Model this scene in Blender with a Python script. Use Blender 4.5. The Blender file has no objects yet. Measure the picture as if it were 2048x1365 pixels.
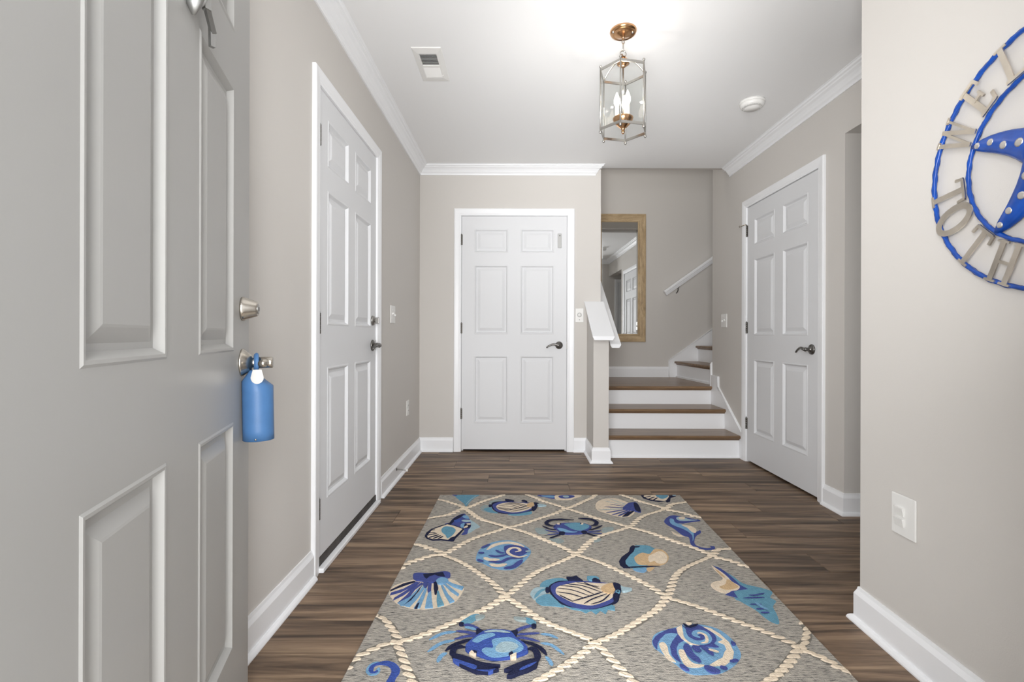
import bpy, bmesh, math, random
from mathutils import Vector, Matrix
random.seed(7)
C = bpy.context.scene.collection
PI = math.pi

# ------------------------------------------------------------------ camera
CAMH = 1.014
F = 960.0
VX, VY = 1034.0, 671.0
ROLL = 0.003
cd = bpy.data.cameras.new('camera'); cam = bpy.data.objects.new('camera', cd); C.objects.link(cam)
cd.sensor_width = 36; cd.lens = 36 * F / 2048
cd.shift_x = -(VX - 1024) / 2048; cd.shift_y = -(682.5 - VY) / 2048
cd.clip_start = 0.02
cam.matrix_world = Matrix.Translation((0, 0, CAMH)) @ Matrix.Rotation(PI / 2, 4, 'X') @ Matrix.Rotation(ROLL, 4, 'Z')
bpy.context.scene.camera = cam

# ------------------------------------------------------------------ light and exposure
sc = bpy.context.scene
sc.view_settings.view_transform = 'Standard'; sc.view_settings.look = 'None'
sc.view_settings.gamma = 1; sc.view_settings.exposure = 0.0
try: sc.view_settings.use_curve_mapping = False
except Exception: pass
w = bpy.data.worlds.new('sky'); sc.world = w; w.use_nodes = True
w.node_tree.nodes['Background'].inputs[0].default_value = (0.93, 0.96, 1.0, 1)
w.node_tree.nodes['Background'].inputs[1].default_value = 2.2

def area(name, loc, target, sx, sy, power, col=(1, 1, 1), spread=180):
    l = bpy.data.lights.new(name, 'AREA'); l.shape = 'RECTANGLE'; l.size = sx; l.size_y = sy
    l.energy = power; l.color = col; l.spread = math.radians(spread)
    o = bpy.data.objects.new(name, l); C.objects.link(o); o.location = loc
    o.rotation_euler = (Vector(target) - Vector(loc)).to_track_quat('-Z', 'Y').to_euler()
    return o
# daylight through the open entry door, added porch and ceiling fills, the upstairs landing lamp, an added hall fill
P_WORLD, P_DAY, P_DEEP, P_BOUNCE, P_FAR, P_UP, P_HALL, P_BULB = 0.6, 172, 36, 8, 3.8, 9, 0.05, 0.35
w.node_tree.nodes['Background'].inputs[1].default_value = P_WORLD
area('daylight', (-0.2, -0.9, 1.45), (0.6, 3.9, 1.1), 1.8, 2.0, P_DAY, (0.985, 0.99, 1.0))
area('porch_fill', (0.0, -0.9, 0.05), (0.3, 2.2, 2.4), 2.2, 1.4, P_DEEP, (1, 0.99, 0.975))  # added low fill through the doorway to even out the ceiling
area('bounce_fill', (0.25, 0.50, 1.25), (0.75, 2.0, 2.48), 0.45, 0.45, P_BOUNCE, (1, 1, 1), 130)  # added unseen fill, aimed up to brighten the nearer ceiling
area('ceiling_fill', (0.0, 0.50, 1.25), (0.75, 3.9, 2.48), 0.35, 0.35, P_FAR, (1, 1, 1), 50)  # added narrow fill to lift the far ceiling
area('upstairs_light', (1.1, 4.75, 4.6), (1.1, 5.2, 0), 0.8, 0.5, P_UP, (1, 0.98, 0.95))
area('hall_fill', (2.6, 2.2, 2.4), (2.6, 2.2, 0), 0.3, 0.3, P_HALL, (1, 0.96, 0.92))  # added unseen fill for the side hall, not a fixture

# ------------------------------------------------------------------ materials
def lin(c):
    return tuple(((v / 255 + 0.055) / 1.055) ** 2.4 if v > 10 else v / 255 / 12.92 for v in c)
def mat(name, rgb, rough=0.6, metal=0.0, bump=0.0, bscale=200, spec=0.5, vary=0.0, vscale=3):
    m = bpy.data.materials.new(name); m.use_nodes = True
    nt = m.node_tree; b = nt.nodes['Principled BSDF']
    b.inputs['Base Color'].default_value = (*lin(rgb), 1)
    b.inputs['Roughness'].default_value = rough; b.inputs['Metallic'].default_value = metal
    b.inputs['Specular IOR Level'].default_value = spec
    tc = nt.nodes.new('ShaderNodeTexCoord')
    if bump:
        n = nt.nodes.new('ShaderNodeTexNoise'); n.inputs['Scale'].default_value = bscale; n.inputs['Detail'].default_value = 3
        nt.links.new(tc.outputs['Object'], n.inputs['Vector'])
        bp = nt.nodes.new('ShaderNodeBump'); bp.inputs['Strength'].default_value = bump; bp.inputs['Distance'].default_value = 0.002
        nt.links.new(n.outputs[0], bp.inputs['Height']); nt.links.new(bp.outputs[0], b.inputs['Normal'])
    if vary:
        n = nt.nodes.new('ShaderNodeTexNoise'); n.inputs['Scale'].default_value = vscale; n.inputs['Detail'].default_value = 4
        nt.links.new(tc.outputs['Object'], n.inputs['Vector'])
        r = nt.nodes.new('ShaderNodeValToRGB')
        r.color_ramp.elements[0].position = 0.3; r.color_ramp.elements[1].position = 0.7
        r.color_ramp.elements[0].color = (*[max(0, v * (1 - vary)) for v in lin(rgb)], 1)
        r.color_ramp.elements[1].color = (*[min(1, v * (1 + vary)) for v in lin(rgb)], 1)
        nt.links.new(n.outputs[0], r.inputs[0]); nt.links.new(r.outputs[0], b.inputs['Base Color'])
    return m

def wood(name, cols, grain=(1, 14, 14), rough=0.45, scale=2.2, per_obj=True, contrast=(0.25, 0.75)):
    """cols: dark, mid, light; grain stretched along local X"""
    m = bpy.data.materials.new(name); m.use_nodes = True; nt = m.node_tree; L = nt.links
    b = nt.nodes['Principled BSDF']; b.inputs['Roughness'].default_value = rough
    tc = nt.nodes.new('ShaderNodeTexCoord'); mp = nt.nodes.new('ShaderNodeMapping'); mp.inputs['Scale'].default_value = grain
    oi = nt.nodes.new('ShaderNodeObjectInfo'); add = nt.nodes.new('ShaderNodeVectorMath'); add.operation = 'ADD'
    sc_ = nt.nodes.new('ShaderNodeVectorMath'); sc_.operation = 'SCALE'; sc_.inputs['Scale'].default_value = 37.0 if per_obj else 0
    cmb = nt.nodes.new('ShaderNodeCombineXYZ')
    for i in range(3): L.new(oi.outputs['Random'], cmb.inputs[i])
    L.new(cmb.outputs[0], sc_.inputs[0]); L.new(tc.outputs['Object'], mp.inputs[0])
    L.new(mp.outputs[0], add.inputs[0]); L.new(sc_.outputs[0], add.inputs[1])
    n1 = nt.nodes.new('ShaderNodeTexNoise'); n1.inputs['Scale'].default_value = scale; n1.inputs['Detail'].default_value = 7
    n1.inputs['Roughness'].default_value = 0.6; n1.inputs['Distortion'].default_value = 0.6
    n2 = nt.nodes.new('ShaderNodeTexNoise'); n2.inputs['Scale'].default_value = scale * 9; n2.inputs['Detail'].default_value = 3
    L.new(add.outputs[0], n1.inputs['Vector']); L.new(add.outputs[0], n2.inputs['Vector'])
    r = nt.nodes.new('ShaderNodeValToRGB'); e = r.color_ramp.elements
    e[0].position = contrast[0]; e[1].position = contrast[1]; em = e.new(sum(contrast) / 2)
    e[0].color = (*lin(cols[0]), 1); em.color = (*lin(cols[1]), 1); e[-1].color = (*lin(cols[2]), 1)
    L.new(n1.outputs[0], r.inputs[0])
    mx = nt.nodes.new('ShaderNodeMixRGB'); mx.blend_type = 'MULTIPLY'; mx.inputs[0].default_value = 0.35
    r2 = nt.nodes.new('ShaderNodeValToRGB'); r2.color_ramp.elements[0].position = 0.3; r2.color_ramp.elements[1].position = 0.65
    r2.color_ramp.elements[0].color = (0.5, 0.47, 0.44, 1); r2.color_ramp.elements[1].color = (1, 1, 1, 1)
    L.new(n2.outputs[0], r2.inputs[0]); L.new(r.outputs[0], mx.inputs[1]); L.new(r2.outputs[0], mx.inputs[2])
    hsv = nt.nodes.new('ShaderNodeHueSaturation')
    mr = nt.nodes.new('ShaderNodeMapRange'); mr.inputs[3].default_value = 0.86 if per_obj else 1; mr.inputs[4].default_value = 1.14 if per_obj else 1
    L.new(oi.outputs['Random'], mr.inputs[0]); L.new(mr.outputs[0], hsv.inputs['Value'])
    L.new(mx.outputs[0], hsv.inputs['Color']); L.new(hsv.outputs[0], b.inputs['Base Color'])
    bp = nt.nodes.new('ShaderNodeBump'); bp.inputs['Strength'].default_value = 0.15; bp.inputs['Distance'].default_value = 0.001
    L.new(n2.outputs[0], bp.inputs['Height']); L.new(bp.outputs[0], b.inputs['Normal'])
    return m

WALL = (213, 209, 204)
M = {}
M['wall'] = mat('wall_paint', WALL, 0.85, bump=0.12, bscale=260, spec=0.25)
M['ceiling'] = mat('ceiling_paint', (245, 245, 245), 0.9, bump=0.1, bscale=300, spec=0.2)
M['trim'] = mat('trim_paint', (248, 249, 251), 0.35, spec=0.5)
M['door'] = mat('door_paint', (228, 229, 231), 0.5, bump=0.05, bscale=120, spec=0.3)
M['entry'] = mat('entry_door_paint', (173, 172, 169), 0.38, bump=0.05, bscale=60, vary=0.02, vscale=2)
M['floor'] = wood('vinyl_plank', ((70, 54, 41), (121, 99, 79), (164, 139, 113)), grain=(0.8, 12, 1), rough=0.5, scale=1.7, contrast=(0.36, 0.66))
M['gap'] = mat('plank_joint', (52, 44, 38), 0.9)
M['tread'] = wood('oak_tread', ((98, 76, 54), (134, 106, 78), (158, 130, 98)), grain=(1.2, 16, 16), rough=0.3, scale=1.6)
M['frame'] = wood('weathered_frame', ((156, 134, 104), (196, 170, 132), (222, 200, 162)), grain=(7, 7, 1.3), rough=0.6, scale=4, per_obj=False)
M['nickel'] = mat('satin_nickel', (168, 166, 162), 0.28, metal=1.0)
M['dknickel'] = mat('dark_nickel', (120, 118, 115), 0.3, metal=1.0)
M['hinge'] = mat('hinge_steel', (118, 115, 110), 0.38, metal=1.0)
M['brushed'] = mat('brushed_nickel', (196, 190, 180), 0.25, metal=1.0)
M['copper'] = mat('warm_brass', (205, 160, 118), 0.22, metal=1.0)
M['pewter'] = mat('pewter', (176, 176, 174), 0.5, metal=1.0)
M['plastic'] = mat('white_plastic', (238, 237, 234), 0.35)
M['dark'] = mat('dark_gap', (28, 26, 25), 0.9)
M['rubber'] = mat('weatherstrip', (70, 66, 63), 0.7, vary=0.4, vscale=14)
M['blue'] = mat('blue_enamel', (18, 74, 166), 0.25, bump=0.3, bscale=90, vary=0.2, vscale=30)
M['leather'] = mat('blue_leather', (70, 112, 160), 0.45, bump=0.1, bscale=300, vary=0.06, vscale=25)
M['leather_edge'] = mat('leather_edge', (150, 160, 172), 0.6)
M['concrete'] = mat('porch_concrete', (170, 168, 162), 0.9, bump=0.3, bscale=60, vary=0.1, vscale=4)
M['steel'] = mat('cut_steel', (216, 208, 196), 0.36, metal=1.0, vary=0.25, vscale=9)
M['dot'] = mat('silver_spot', (214, 210, 206), 0.35, metal=0.8)
M['candle'] = mat('candle_sleeve', (240, 232, 214), 0.5)
M['mirror'] = mat('mirror_silver', (236, 238, 238), 0.015, metal=1.0)
M['screenring'] = mat('grey_plastic', (190, 190, 188), 0.5)

g = bpy.data.materials.new('clear_glass'); g.use_nodes = True; nt = g.node_tree
for n in list(nt.nodes): nt.nodes.remove(n)
out = nt.nodes.new('ShaderNodeOutputMaterial'); mx = nt.nodes.new('ShaderNodeMixShader')
tr = nt.nodes.new('ShaderNodeBsdfTransparent'); gl = nt.nodes.new('ShaderNodeBsdfGlossy'); gl.inputs['Roughness'].default_value = 0.03
lw = nt.nodes.new('ShaderNodeLayerWeight'); lw.inputs[0].default_value = .5
pw = nt.nodes.new('ShaderNodeMath'); pw.operation = 'POWER'; pw.inputs[1].default_value = 4
fr = nt.nodes.new('ShaderNodeMath'); fr.operation = 'MULTIPLY_ADD'; fr.inputs[1].default_value = .45; fr.inputs[2].default_value = .015
nt.links.new(lw.outputs['Facing'], pw.inputs[0]); nt.links.new(pw.outputs[0], fr.inputs[0])
tr.inputs[0].default_value = (0.99, 0.995, 0.99, 1)
nt.links.new(fr.outputs[0], mx.inputs[0]); nt.links.new(tr.outputs[0], mx.inputs[1]); nt.links.new(gl.outputs[0], mx.inputs[2])
nt.links.new(mx.outputs[0], out.inputs[0]); M['glass'] = g
bl = bpy.data.materials.new('lit_bulb'); bl.use_nodes = True
bb = bl.node_tree.nodes['Principled BSDF']; bb.inputs['Base Color'].default_value = (1, 0.95, 0.85, 1)
bb.inputs['Emission Color'].default_value = (1, 0.9, 0.74, 1); bb.inputs['Emission Strength'].default_value = 9
M['bulb'] = bl

# ------------------------------------------------------------------ mesh helpers
class MB:
    def __init__(s): s.v = []; s.f = []; s.m = []; s.cur = 0; s.smooth = []
    def add(s, vs, fs, smooth=False):
        o = len(s.v); s.v += [Vector(p) for p in vs]
        for f in fs: s.f.append([i + o for i in f]); s.m.append(s.cur); s.smooth.append(smooth)
    def box(s, x0, x1, y0, y1, z0, z1, ch=0.0):
        if ch <= 0:
            s.add([(x0, y0, z0), (x1, y0, z0), (x1, y1, z0), (x0, y1, z0), (x0, y0, z1), (x1, y0, z1), (x1, y1, z1), (x0, y1, z1)],
                  [(0, 3, 2, 1), (4, 5, 6, 7), (0, 1, 5, 4), (1, 2, 6, 5), (2, 3, 7, 6), (3, 0, 4, 7)])
        else:
            b = bmesh.new(); bmesh.ops.create_cube(b, size=1)
            for v in b.verts: v.co = Vector(((x0 + x1) / 2 + v.co.x * (x1 - x0), (y0 + y1) / 2 + v.co.y * (y1 - y0), (z0 + z1) / 2 + v.co.z * (z1 - z0)))
            bmesh.ops.bevel(b, geom=b.edges[:], offset=ch, segments=2, affect='EDGES', profile=0.5)
            b.verts.index_update(); s.add([v.co.copy() for v in b.verts], [[v.index for v in f.verts] for f in b.faces]); b.free()
        return s
    def prism(s, pts, h0, h1, axis='z'):
        """polygon extruded along an axis; pts 2D in the other two axes (x,y)/(x,z)/(y,z)"""
        def P(p, h): return {'z': (p[0], p[1], h), 'y': (p[0], h, p[1]), 'x': (h, p[0], p[1])}[axis]
        n = len(pts)
        b = bmesh.new()
        lo = [b.verts.new(P(p, h0)) for p in pts]; hi = [b.verts.new(P(p, h1)) for p in pts]
        b.faces.new(lo); b.faces.new(hi)
        for i in range(n): b.faces.new([lo[i], lo[(i + 1) % n], hi[(i + 1) % n], hi[i]])
        bmesh.ops.recalc_face_normals(b, faces=b.faces[:])
        bmesh.ops.triangulate(b, faces=[f for f in b.faces if len(f.verts) > 4])
        b.verts.index_update(); s.add([v.co.copy() for v in b.verts], [[v.index for v in f.verts] for f in b.faces]); b.free()
        return s
    def lathe(s, prof, mtx=Matrix(), n=24, smooth=True):
        vs = []; fs = []
        for r, z in prof:
            for i in range(n):
                a = 2 * PI * i / n; vs.append(mtx @ Vector((r * math.cos(a), r * math.sin(a), z)))
        for j in range(len(prof) - 1):
            for i in range(n):
                k = (i + 1) % n; fs.append((j * n + i, j * n + k, (j + 1) * n + k, (j + 1) * n + i))
        fs.append(tuple(reversed(range(n)))); fs.append(tuple((len(prof) - 1) * n + i for i in range(n)))
        s.add(vs, fs, smooth); return s
    def tube(s, pts, rad, n=10, closed=False, lobes=0, twist=0, depth=0.0, sy=1.0, up=Vector((0, 0, 1))):
        pts = [Vector(p) for p in pts]; N = len(pts); vs = []; fs = []
        prev = None
        for i, p in enumerate(pts):
            a = pts[(i - 1) % N] if (i > 0 or closed) else p; c = pts[(i + 1) % N] if (i < N - 1 or closed) else p
            t = (c - a).normalized(); u = up if abs(t.dot(up)) < 0.95 else Vector((1, 0, 0))
            if prev is not None:
                x = (prev - t * prev.dot(t)).normalized()
            else: x = t.cross(u).normalized()
            prev = x; y = t.cross(x)
            r = rad[i] if isinstance(rad, (list, tuple)) else rad
            for k in range(n):
                an = 2 * PI * k / n; rr = r * (1 + depth * math.cos(lobes * an + twist * i)) if lobes else r
                vs.append(p + x * rr * math.cos(an) + y * rr * math.sin(an) * sy)
        m = N if closed else N - 1
        for i in range(m):
            j = (i + 1) % N
            for k in range(n):
                l = (k + 1) % n; fs.append((i * n + k, i * n + l, j * n + l, j * n + k))
        if not closed: fs += [tuple(reversed(range(n))), tuple((N - 1) * n + k for k in range(n))]
        s.add(vs, fs, True); return s
    def molding(s, pts, prof, z=0.0, caps=True):
        """profile (out, up) swept along a floor-plan polyline, room on the right-hand side"""
        pts = [Vector((p[0], p[1])) for p in pts]; n = len(pts); rings = []
        for i, p in enumerate(pts):
            d0 = (p - pts[i - 1]).normalized() if i > 0 else (pts[1] - p).normalized()
            d1 = (pts[i + 1] - p).normalized() if i < n - 1 else d0
            n0 = Vector((d0.y, -d0.x)); n1 = Vector((d1.y, -d1.x)); mdir = (n0 + n1)
            mdir = mdir / max(1e-6, mdir.dot(n0)) if mdir.length > 1e-6 else n0
            rings.append([(p.x + mdir.x * u, p.y + mdir.y * u, z + v) for u, v in prof])
        vs = [q for r in rings for q in r]; k = len(prof); fs = []
        for i in range(n - 1):
            for j in range(k):
                l = (j + 1) % k; fs.append((i * k + j, (i + 1) * k + j, (i + 1) * k + l, i * k + l))
        if caps: fs += [tuple(range(k)), tuple(reversed([(n - 1) * k + j for j in range(k)]))]
        s.add(vs, fs); return s
    def xf(s, mtx):
        s.v = [mtx @ v for v in s.v]; return s
    def build(s, name, mats, parent=None, recalc=True, loc=None, rot=None):
        me = bpy.data.meshes.new(name); me.from_pydata([tuple(v) for v in s.v], [], s.f)
        if not isinstance(mats, (list, tuple)): mats = [mats]
        for m in mats: me.materials.append(m)
        for p, mi, sm in zip(me.polygons, s.m, s.smooth): p.material_index = mi; p.use_smooth = sm
        if recalc:
            b = bmesh.new(); b.from_mesh(me); bmesh.ops.recalc_face_normals(b, faces=b.faces[:]); b.to_mesh(me); b.free()
        me.update()
        o = bpy.data.objects.new(name, me); C.objects.link(o)
        if parent: o.parent = parent
        if loc: o.location = loc
        if rot: o.rotation_euler = rot
        return o

def tag(o, label=None, cat=None, group=None, kind=None):
    if label: o['label'] = label
    if cat: o['category'] = cat
    if group: o['group'] = group
    if kind: o['kind'] = kind
    return o
def empty(name, loc=(0, 0, 0), rz=0.0):
    o = bpy.data.objects.new(name, None); C.objects.link(o); o.location = loc; o.rotation_euler = (0, 0, rz)
    o.empty_display_size = 0.05; return o
def struct(o, label=None): o['kind'] = 'structure'; (label and tag(o, label)); return o

# ------------------------------------------------------------------ room dimensions (metres; x right, y into the house, z up)
XL = -0.849; XR = 1.86; YB = 4.18; H = 2.484; YF = 0.42
XS = 0.727                     # left side of the stair
YM = 5.54                      # far wall of the stair landing
YC = 4.57                      # corner where the upper flight turns
HS = 5.0                       # top of the stairwell
YH0, YH1 = 1.706, 2.726        # side hall
XFW = 1.222                    # foreground wall corner
XFN = 1.195                    # foreground wall near the entry
DEP = 0.055                    # door recess

# --- floor -------------------------------------------------------
fl = MB().prism([(XL - .15, 0.28), (XFW + .12, 0.28), (XFW + .12, YH0 - .2), (3.9, YH0 - .2), (3.9, YH1 + .3), (XR + .12, YH1 + .3), (XR + .12, YB + .4), (XL - .15, YB + .4)], -0.12, -0.004)
floor = struct(fl.build('floor', M['gap']), 'dark joints under brown vinyl plank floor')
PW, PL = 0.178, 1.22
pm = MB(); c_ = 0.0016
pm.box(0, PL - .0012, 0, PW - .0012, -.006, 0, 0)
def plank(x0, x1, y0, y1):
    m = MB(); c = 0.0012
    m.add([(c, c, 0), (x1 - x0 - c, c, 0), (x1 - x0 - c, y1 - y0 - c, 0), (c, y1 - y0 - c, 0),
           (0, 0, -.0012), (x1 - x0, 0, -.0012), (x1 - x0, y1 - y0, -.0012), (0, y1 - y0, -.0012),
           (0, 0, -.005), (x1 - x0, 0, -.005), (x1 - x0, y1 - y0, -.005), (0, y1 - y0, -.005)],
          [(0, 1, 2, 3), (4, 5, 1, 0), (5, 6, 2, 1), (6, 7, 3, 2), (7, 4, 0, 3), (8, 9, 5, 4), (9, 10, 6, 5), (10, 11, 7, 6), (11, 8, 4, 7)])
    return m.build('plank', M['floor'], floor, loc=(x0, y0, 0))
row = 0; y = 0.28
offs = [0.0, 0.55, 0.22, 0.83, 0.41, 1.02, 0.15, 0.7]
while y < YB + 0.1:
    y1 = min(y + PW, YB + 0.12)
    xmax = 3.4 if (y1 > YH0 and y < YH1) else (XFW + .02 if y < YH0 else XR + .05)
    x = XL - 0.02 - offs[row % 8]
    while x < xmax:
        x0 = max(x, XL - 0.02); x1 = min(x + PL, xmax)
        if x1 - x0 > 0.02: plank(x0 + .0006, x1 - .0006, y + .0006, y1 - .0006)
        x += PL
    y += PW; row += 1

# --- walls -------------------------------------------------------
def wall_box(name, boxes, label):
    m = MB()
    for b in boxes: m.box(*b)
    return struct(m.build(name, M['wall']), label)

def recess_wall_y(name, x0, x1, ya, yb, d0, d1, dh, face, label, z1=H, dep=DEP):
    """wall running along Y with a niche for a door between d0 and d1; face = x of the room side"""
    back = face - dep if face == x1 else face + dep
    m = MB()
    m.box(x0, x1, ya, d0, 0, z1); m.box(x0, x1, d1, yb, 0, z1); m.box(x0, x1, d0, d1, dh, z1)
    m.box(min(x0, x1) if face == x1 else back, back if face == x1 else x1, d0, d1, 0, dh)
    return struct(m.build(name, M['wall']), label)
# left wall, with the niche of the side door
LD0, LD1, LDH = 2.043, 2.887, 2.080
recess_wall_y('wall_left', XL - .15, XL, 0.28, YB + .15, LD0, LD1, LDH, XL, 'greige painted left wall with the side door')
# back wall
BD0, BD1, BDH = -0.488, 0.437, 2.056
m = MB(); m.box(XL - .15, BD0, YB, YB + .15, 0, H + .02); m.box(BD1, XS, YB, YB + .15, 0, H + .02); m.box(BD0, BD1, YB, YB + .15, BDH, H + .02)
m.box(BD0, BD1, YB + DEP, YB + .15, 0, BDH); struct(m.build('wall_back', M['wall']), 'greige painted wall at the end of the foyer')
# right wall with closet door niche; goes on past the ceiling edge as the stairwell corner
RD0, RD1, RDH = 2.955, 3.882, 2.050
recess_wall_y('wall_right', XR, XR + .12, YH1, YC, RD0, RD1, RDH, XR, 'greige painted right wall with the closet door')
wall_box('wall_hall_back', [(XR + .12, 3.9, YH1, YH1 + .12, 0, H)], 'shaded greige wall inside the side hall')
wall_box('wall_hall_header', [(XR, XR + .12, YH0, YH1, 2.167, H)], 'greige header over the side hall opening')
HD0, HD1, HDH = 2.03, 2.88, 2.05
m = MB(); m.prism([(XFW, YH0), (XFN, 0.28), (XFN + .14, 0.28), (XFW + .14, YH0 - .12), (XFW + .14, YH0)], 0, H)
struct(m.build('wall_right_front', M['wall']), 'pale greige wall in the right foreground')
m = MB(); m.box(XFW + .14, HD0, YH0 - .12, YH0, 0, H); m.box(HD1, 3.9, YH0 - .12, YH0, 0, H); m.box(HD0, HD1, YH0 - .12, YH0, HDH, H); m.box(HD0, HD1, YH0 - .12, YH0 - DEP, 0, HDH)
struct(m.build('wall_hall_front', M['wall']), 'greige wall on the near side of the hall')
wall_box('wall_hall_end', [(3.4, 3.9, YH0, YH1, 0, H)], 'greige wall at the end of the side hall')
# front wall round the entry opening
EX0, EX1, EH = -0.475, 0.465, 2.06
wall_box('wall_front', [(XL - .15, EX0 - .03, 0.28, YF, 0, H), (EX1 + .03, XFN + .14, 0.28, YF, 0, H), (EX0 - .03, EX1 + .03, 0.28, YF, EH + .03, H)], 'front wall round the open entry door')
m = MB(); m.box(EX0 - .03, EX0, .27, YF + .002, 0, EH + .03); m.box(EX1, EX1 + .03, .27, YF + .002, 0, EH + .03); m.box(EX0, EX1, .27, YF + .002, EH, EH + .03)
struct(m.build('trim_1', M['trim']), 'white jamb of the entry opening')
struct(MB().box(EX0, EX1, .25, YF, -.01, .018, .006).build('trim_2', M['dknickel']), 'metal threshold of the entry door')
struct(MB().box(-2.5, 2.8, -2.6, .28, -.18, -.06).build('floor_porch', M['concrete']), 'concrete porch slab outside the entry')
# stairwell
wall_box('wall_stair_left', [(XS - .12, XS, YB + .15, YM + .1, 0, HS)], 'greige wall on the left of the stair landing')
wall_box('wall_stair_back', [(XS - .12, 4.6, YM, YM + .12, 0, HS)], 'greige wall behind the stair landing')
wall_box('wall_stair_right', [(XR + .12, 4.6, YC - .12, YC, 0, HS)], 'greige wall on the near side of the upper flight')
wall_box('wall_stair_header', [(XS - .12, XR + .12, YB + .03, YB + .15, H + .03, HS), (XR, XR + .12, YB + .15, YC, H, HS)], 'greige upper wall above the foyer ceiling edge')
wall_box('wall_stair_end', [(4.6, 4.72, YC - .12, YM + .12, 0, HS)], 'greige wall at the head of the stair')
# ceiling
cl = MB().box(XL - .15, XR + .12, 0.28, YB + .03, H, H + .15); cl.box(XR + .12, 3.9, YH0 - .12, YH1 + .12, H, H + .15)
cl.box(XL - .15, XS - .12, YB + .03, YB + .15, H + .02, H + .15)
struct(cl.build('ceiling', M['ceiling']), 'white painted foyer ceiling')
struct(MB().box(XS - .12, 4.72, YB + .03, YM + .12, HS, HS + .1).build('ceiling_stairwell', M['ceiling']), 'white ceiling high above the stair')

# --- crown and baseboards ------------------------------------------
CROWN = [(0, -.078), (.008, -.078), (.010, -.066), (.015, -.060), (.020, -.056), (.027, -.044), (.038, -.031), (.052, -.023), (.056, -.016), (.066, -.013), (.070, -.004), (.077, -.002), (.077, 0), (0, 0)]
struct(MB().molding([(XL, YF), (XL, YB), (.672, YB), (.672, YB + .006)], CROWN, H).build('trim_3', M['trim']), 'white crown moulding along the left and back walls')
struct(MB().molding([(XR, YB + .02 + .006), (XR, YB + .02), (XR, YH0), (XFW, YH0), (XFN, YF)][1:], CROWN, H).build('trim_4', M['trim']), 'white crown moulding along the right wall')
BASE = [(0, .122), (.005, .122), (.007, .112), (.012, .101), (.014, .096), (.014, .018), (.020, .017), (.026, .012), (.030, .005), (.030, 0), (0, 0)]
struct(MB().molding([(XL, YF), (XL, 1.981)], BASE).build('baseboard_left', M['trim']), 'white baseboard on the left wall before the side door')
struct(MB().molding([(XL, 2.975), (XL, YB), (-.552, YB)], BASE).build('baseboard_back', M['trim']), 'white baseboard round the far left corner')
struct(MB().molding([(.492, YB), (.609, YB), (.609, 3.82), (.732, 3.82), (.732, 3.965)], BASE).build('baseboard_knee_wall', M['trim']), 'white baseboard round the foot of the half wall')
struct(MB().molding([(XR, 2.896), (XR, YH1), (3.4, YH1)], BASE).build('baseboard_hall', M['trim']), 'white baseboard turning into the side hall')
struct(MB().molding([(1.97, YH0), (XFW, YH0), (XFN, YF)], BASE).build('baseboard_right', M['trim']), 'white baseboard on the right foreground wall')
struct(MB().molding([(XS, YB + .6), (XS, YM), (1.75, YM)], BASE[:6] + [(.014, 0), (0, 0)], 0.535).build('baseboard_landing', M['trim']), 'white baseboard behind the stair landing')

# ------------------------------------------------------------------ doors
CAS = [(0, 0), (0, .009), (.006, .012), (.014, .012), (.020, .0145), (.034, .016), (.046, .0175), (.056, .0175), (.060, .014), (.060, 0)]
def casing(x0, x1, h, parent):
    m = MB(); vs = []; fs = []; k = len(CAS)
    for (px, pz, sx, sz) in ((x0, 0, -1, 0), (x0, h, -1, 1), (x1, h, 1, 1), (x1, 0, 1, 0)):
        for u, v in CAS: vs.append((px + sx * u, -v, pz + sz * u))
    for i in range(3):
        for j in range(k):
            l = (j + 1) % k; fs.append((i * k + j, i * k + l, (i + 1) * k + l, (i + 1) * k + j))
    fs += [tuple(range(k)), tuple(3 * k + j for j in range(k))]
    m.add(vs, fs); return m.build('casing', M['trim'], parent)
def panel_mesh(w_, h_):
    rings = [(0, 0), (.004, -.0022), (.009, -.0018), (.014, .005), (.019, .0115), (.029, .0115), (.050, .0030), (.054, .0020)]
    m = MB(); vs = []; fs = []
    for ins, d in rings:
        vs += [(ins, d, ins), (w_ - ins, d, ins), (w_ - ins, d, h_ - ins), (ins, d, h_ - ins)]
    for i in range(len(rings) - 1):
        for j in range(4):
            l = (j + 1) % 4; fs.append((i * 4 + j, i * 4 + l, (i + 1) * 4 + l, (i + 1) * 4 + j))
    q = (len(rings) - 1) * 4; fs.append((q, q + 1, q + 2, q + 3))
    m.add(vs, fs); return m
def leaf(root, x0, w_, z0, h_, cols, rows, material, t=.035):
    """stiles and rails with six openings; one moulded panel object in each"""
    xs = [0]; [xs.extend(c) for c in cols]; xs.append(w_)
    zs = [0]; [zs.extend(r) for r in rows]; zs.append(h_)
    m = MB(); vs = []; nx = len(xs); nz = len(zs)
    for z in zs:
        for x in xs: vs.append((x, 0, z))
    fs = []
    for j in range(nz - 1):
        for i in range(nx - 1):
            if (i % 2 == 1) and (j % 2 == 1): continue
            a = j * nx + i; fs.append((a, a + 1, a + nx + 1, a + nx))
    m.add(vs, fs)
    m.add([(0, 0, 0), (w_, 0, 0), (w_, 0, h_), (0, 0, h_), (0, t, 0), (w_, t, 0), (w_, t, h_), (0, t, h_)], [(0, 1, 5, 4), (1, 2, 6, 5), (2, 3, 7, 6), (3, 0, 4, 7), (5, 6, 7, 4)])
    lf = m.build('leaf', material, root, recalc=False, loc=(x0, 0, z0))
    for c in cols:
        for r in rows:
            panel_mesh(c[1] - c[0], r[1] - r[0]).build('panel', material, lf, recalc=False, loc=(c[0], 0, r[0]))
    return lf
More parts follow.
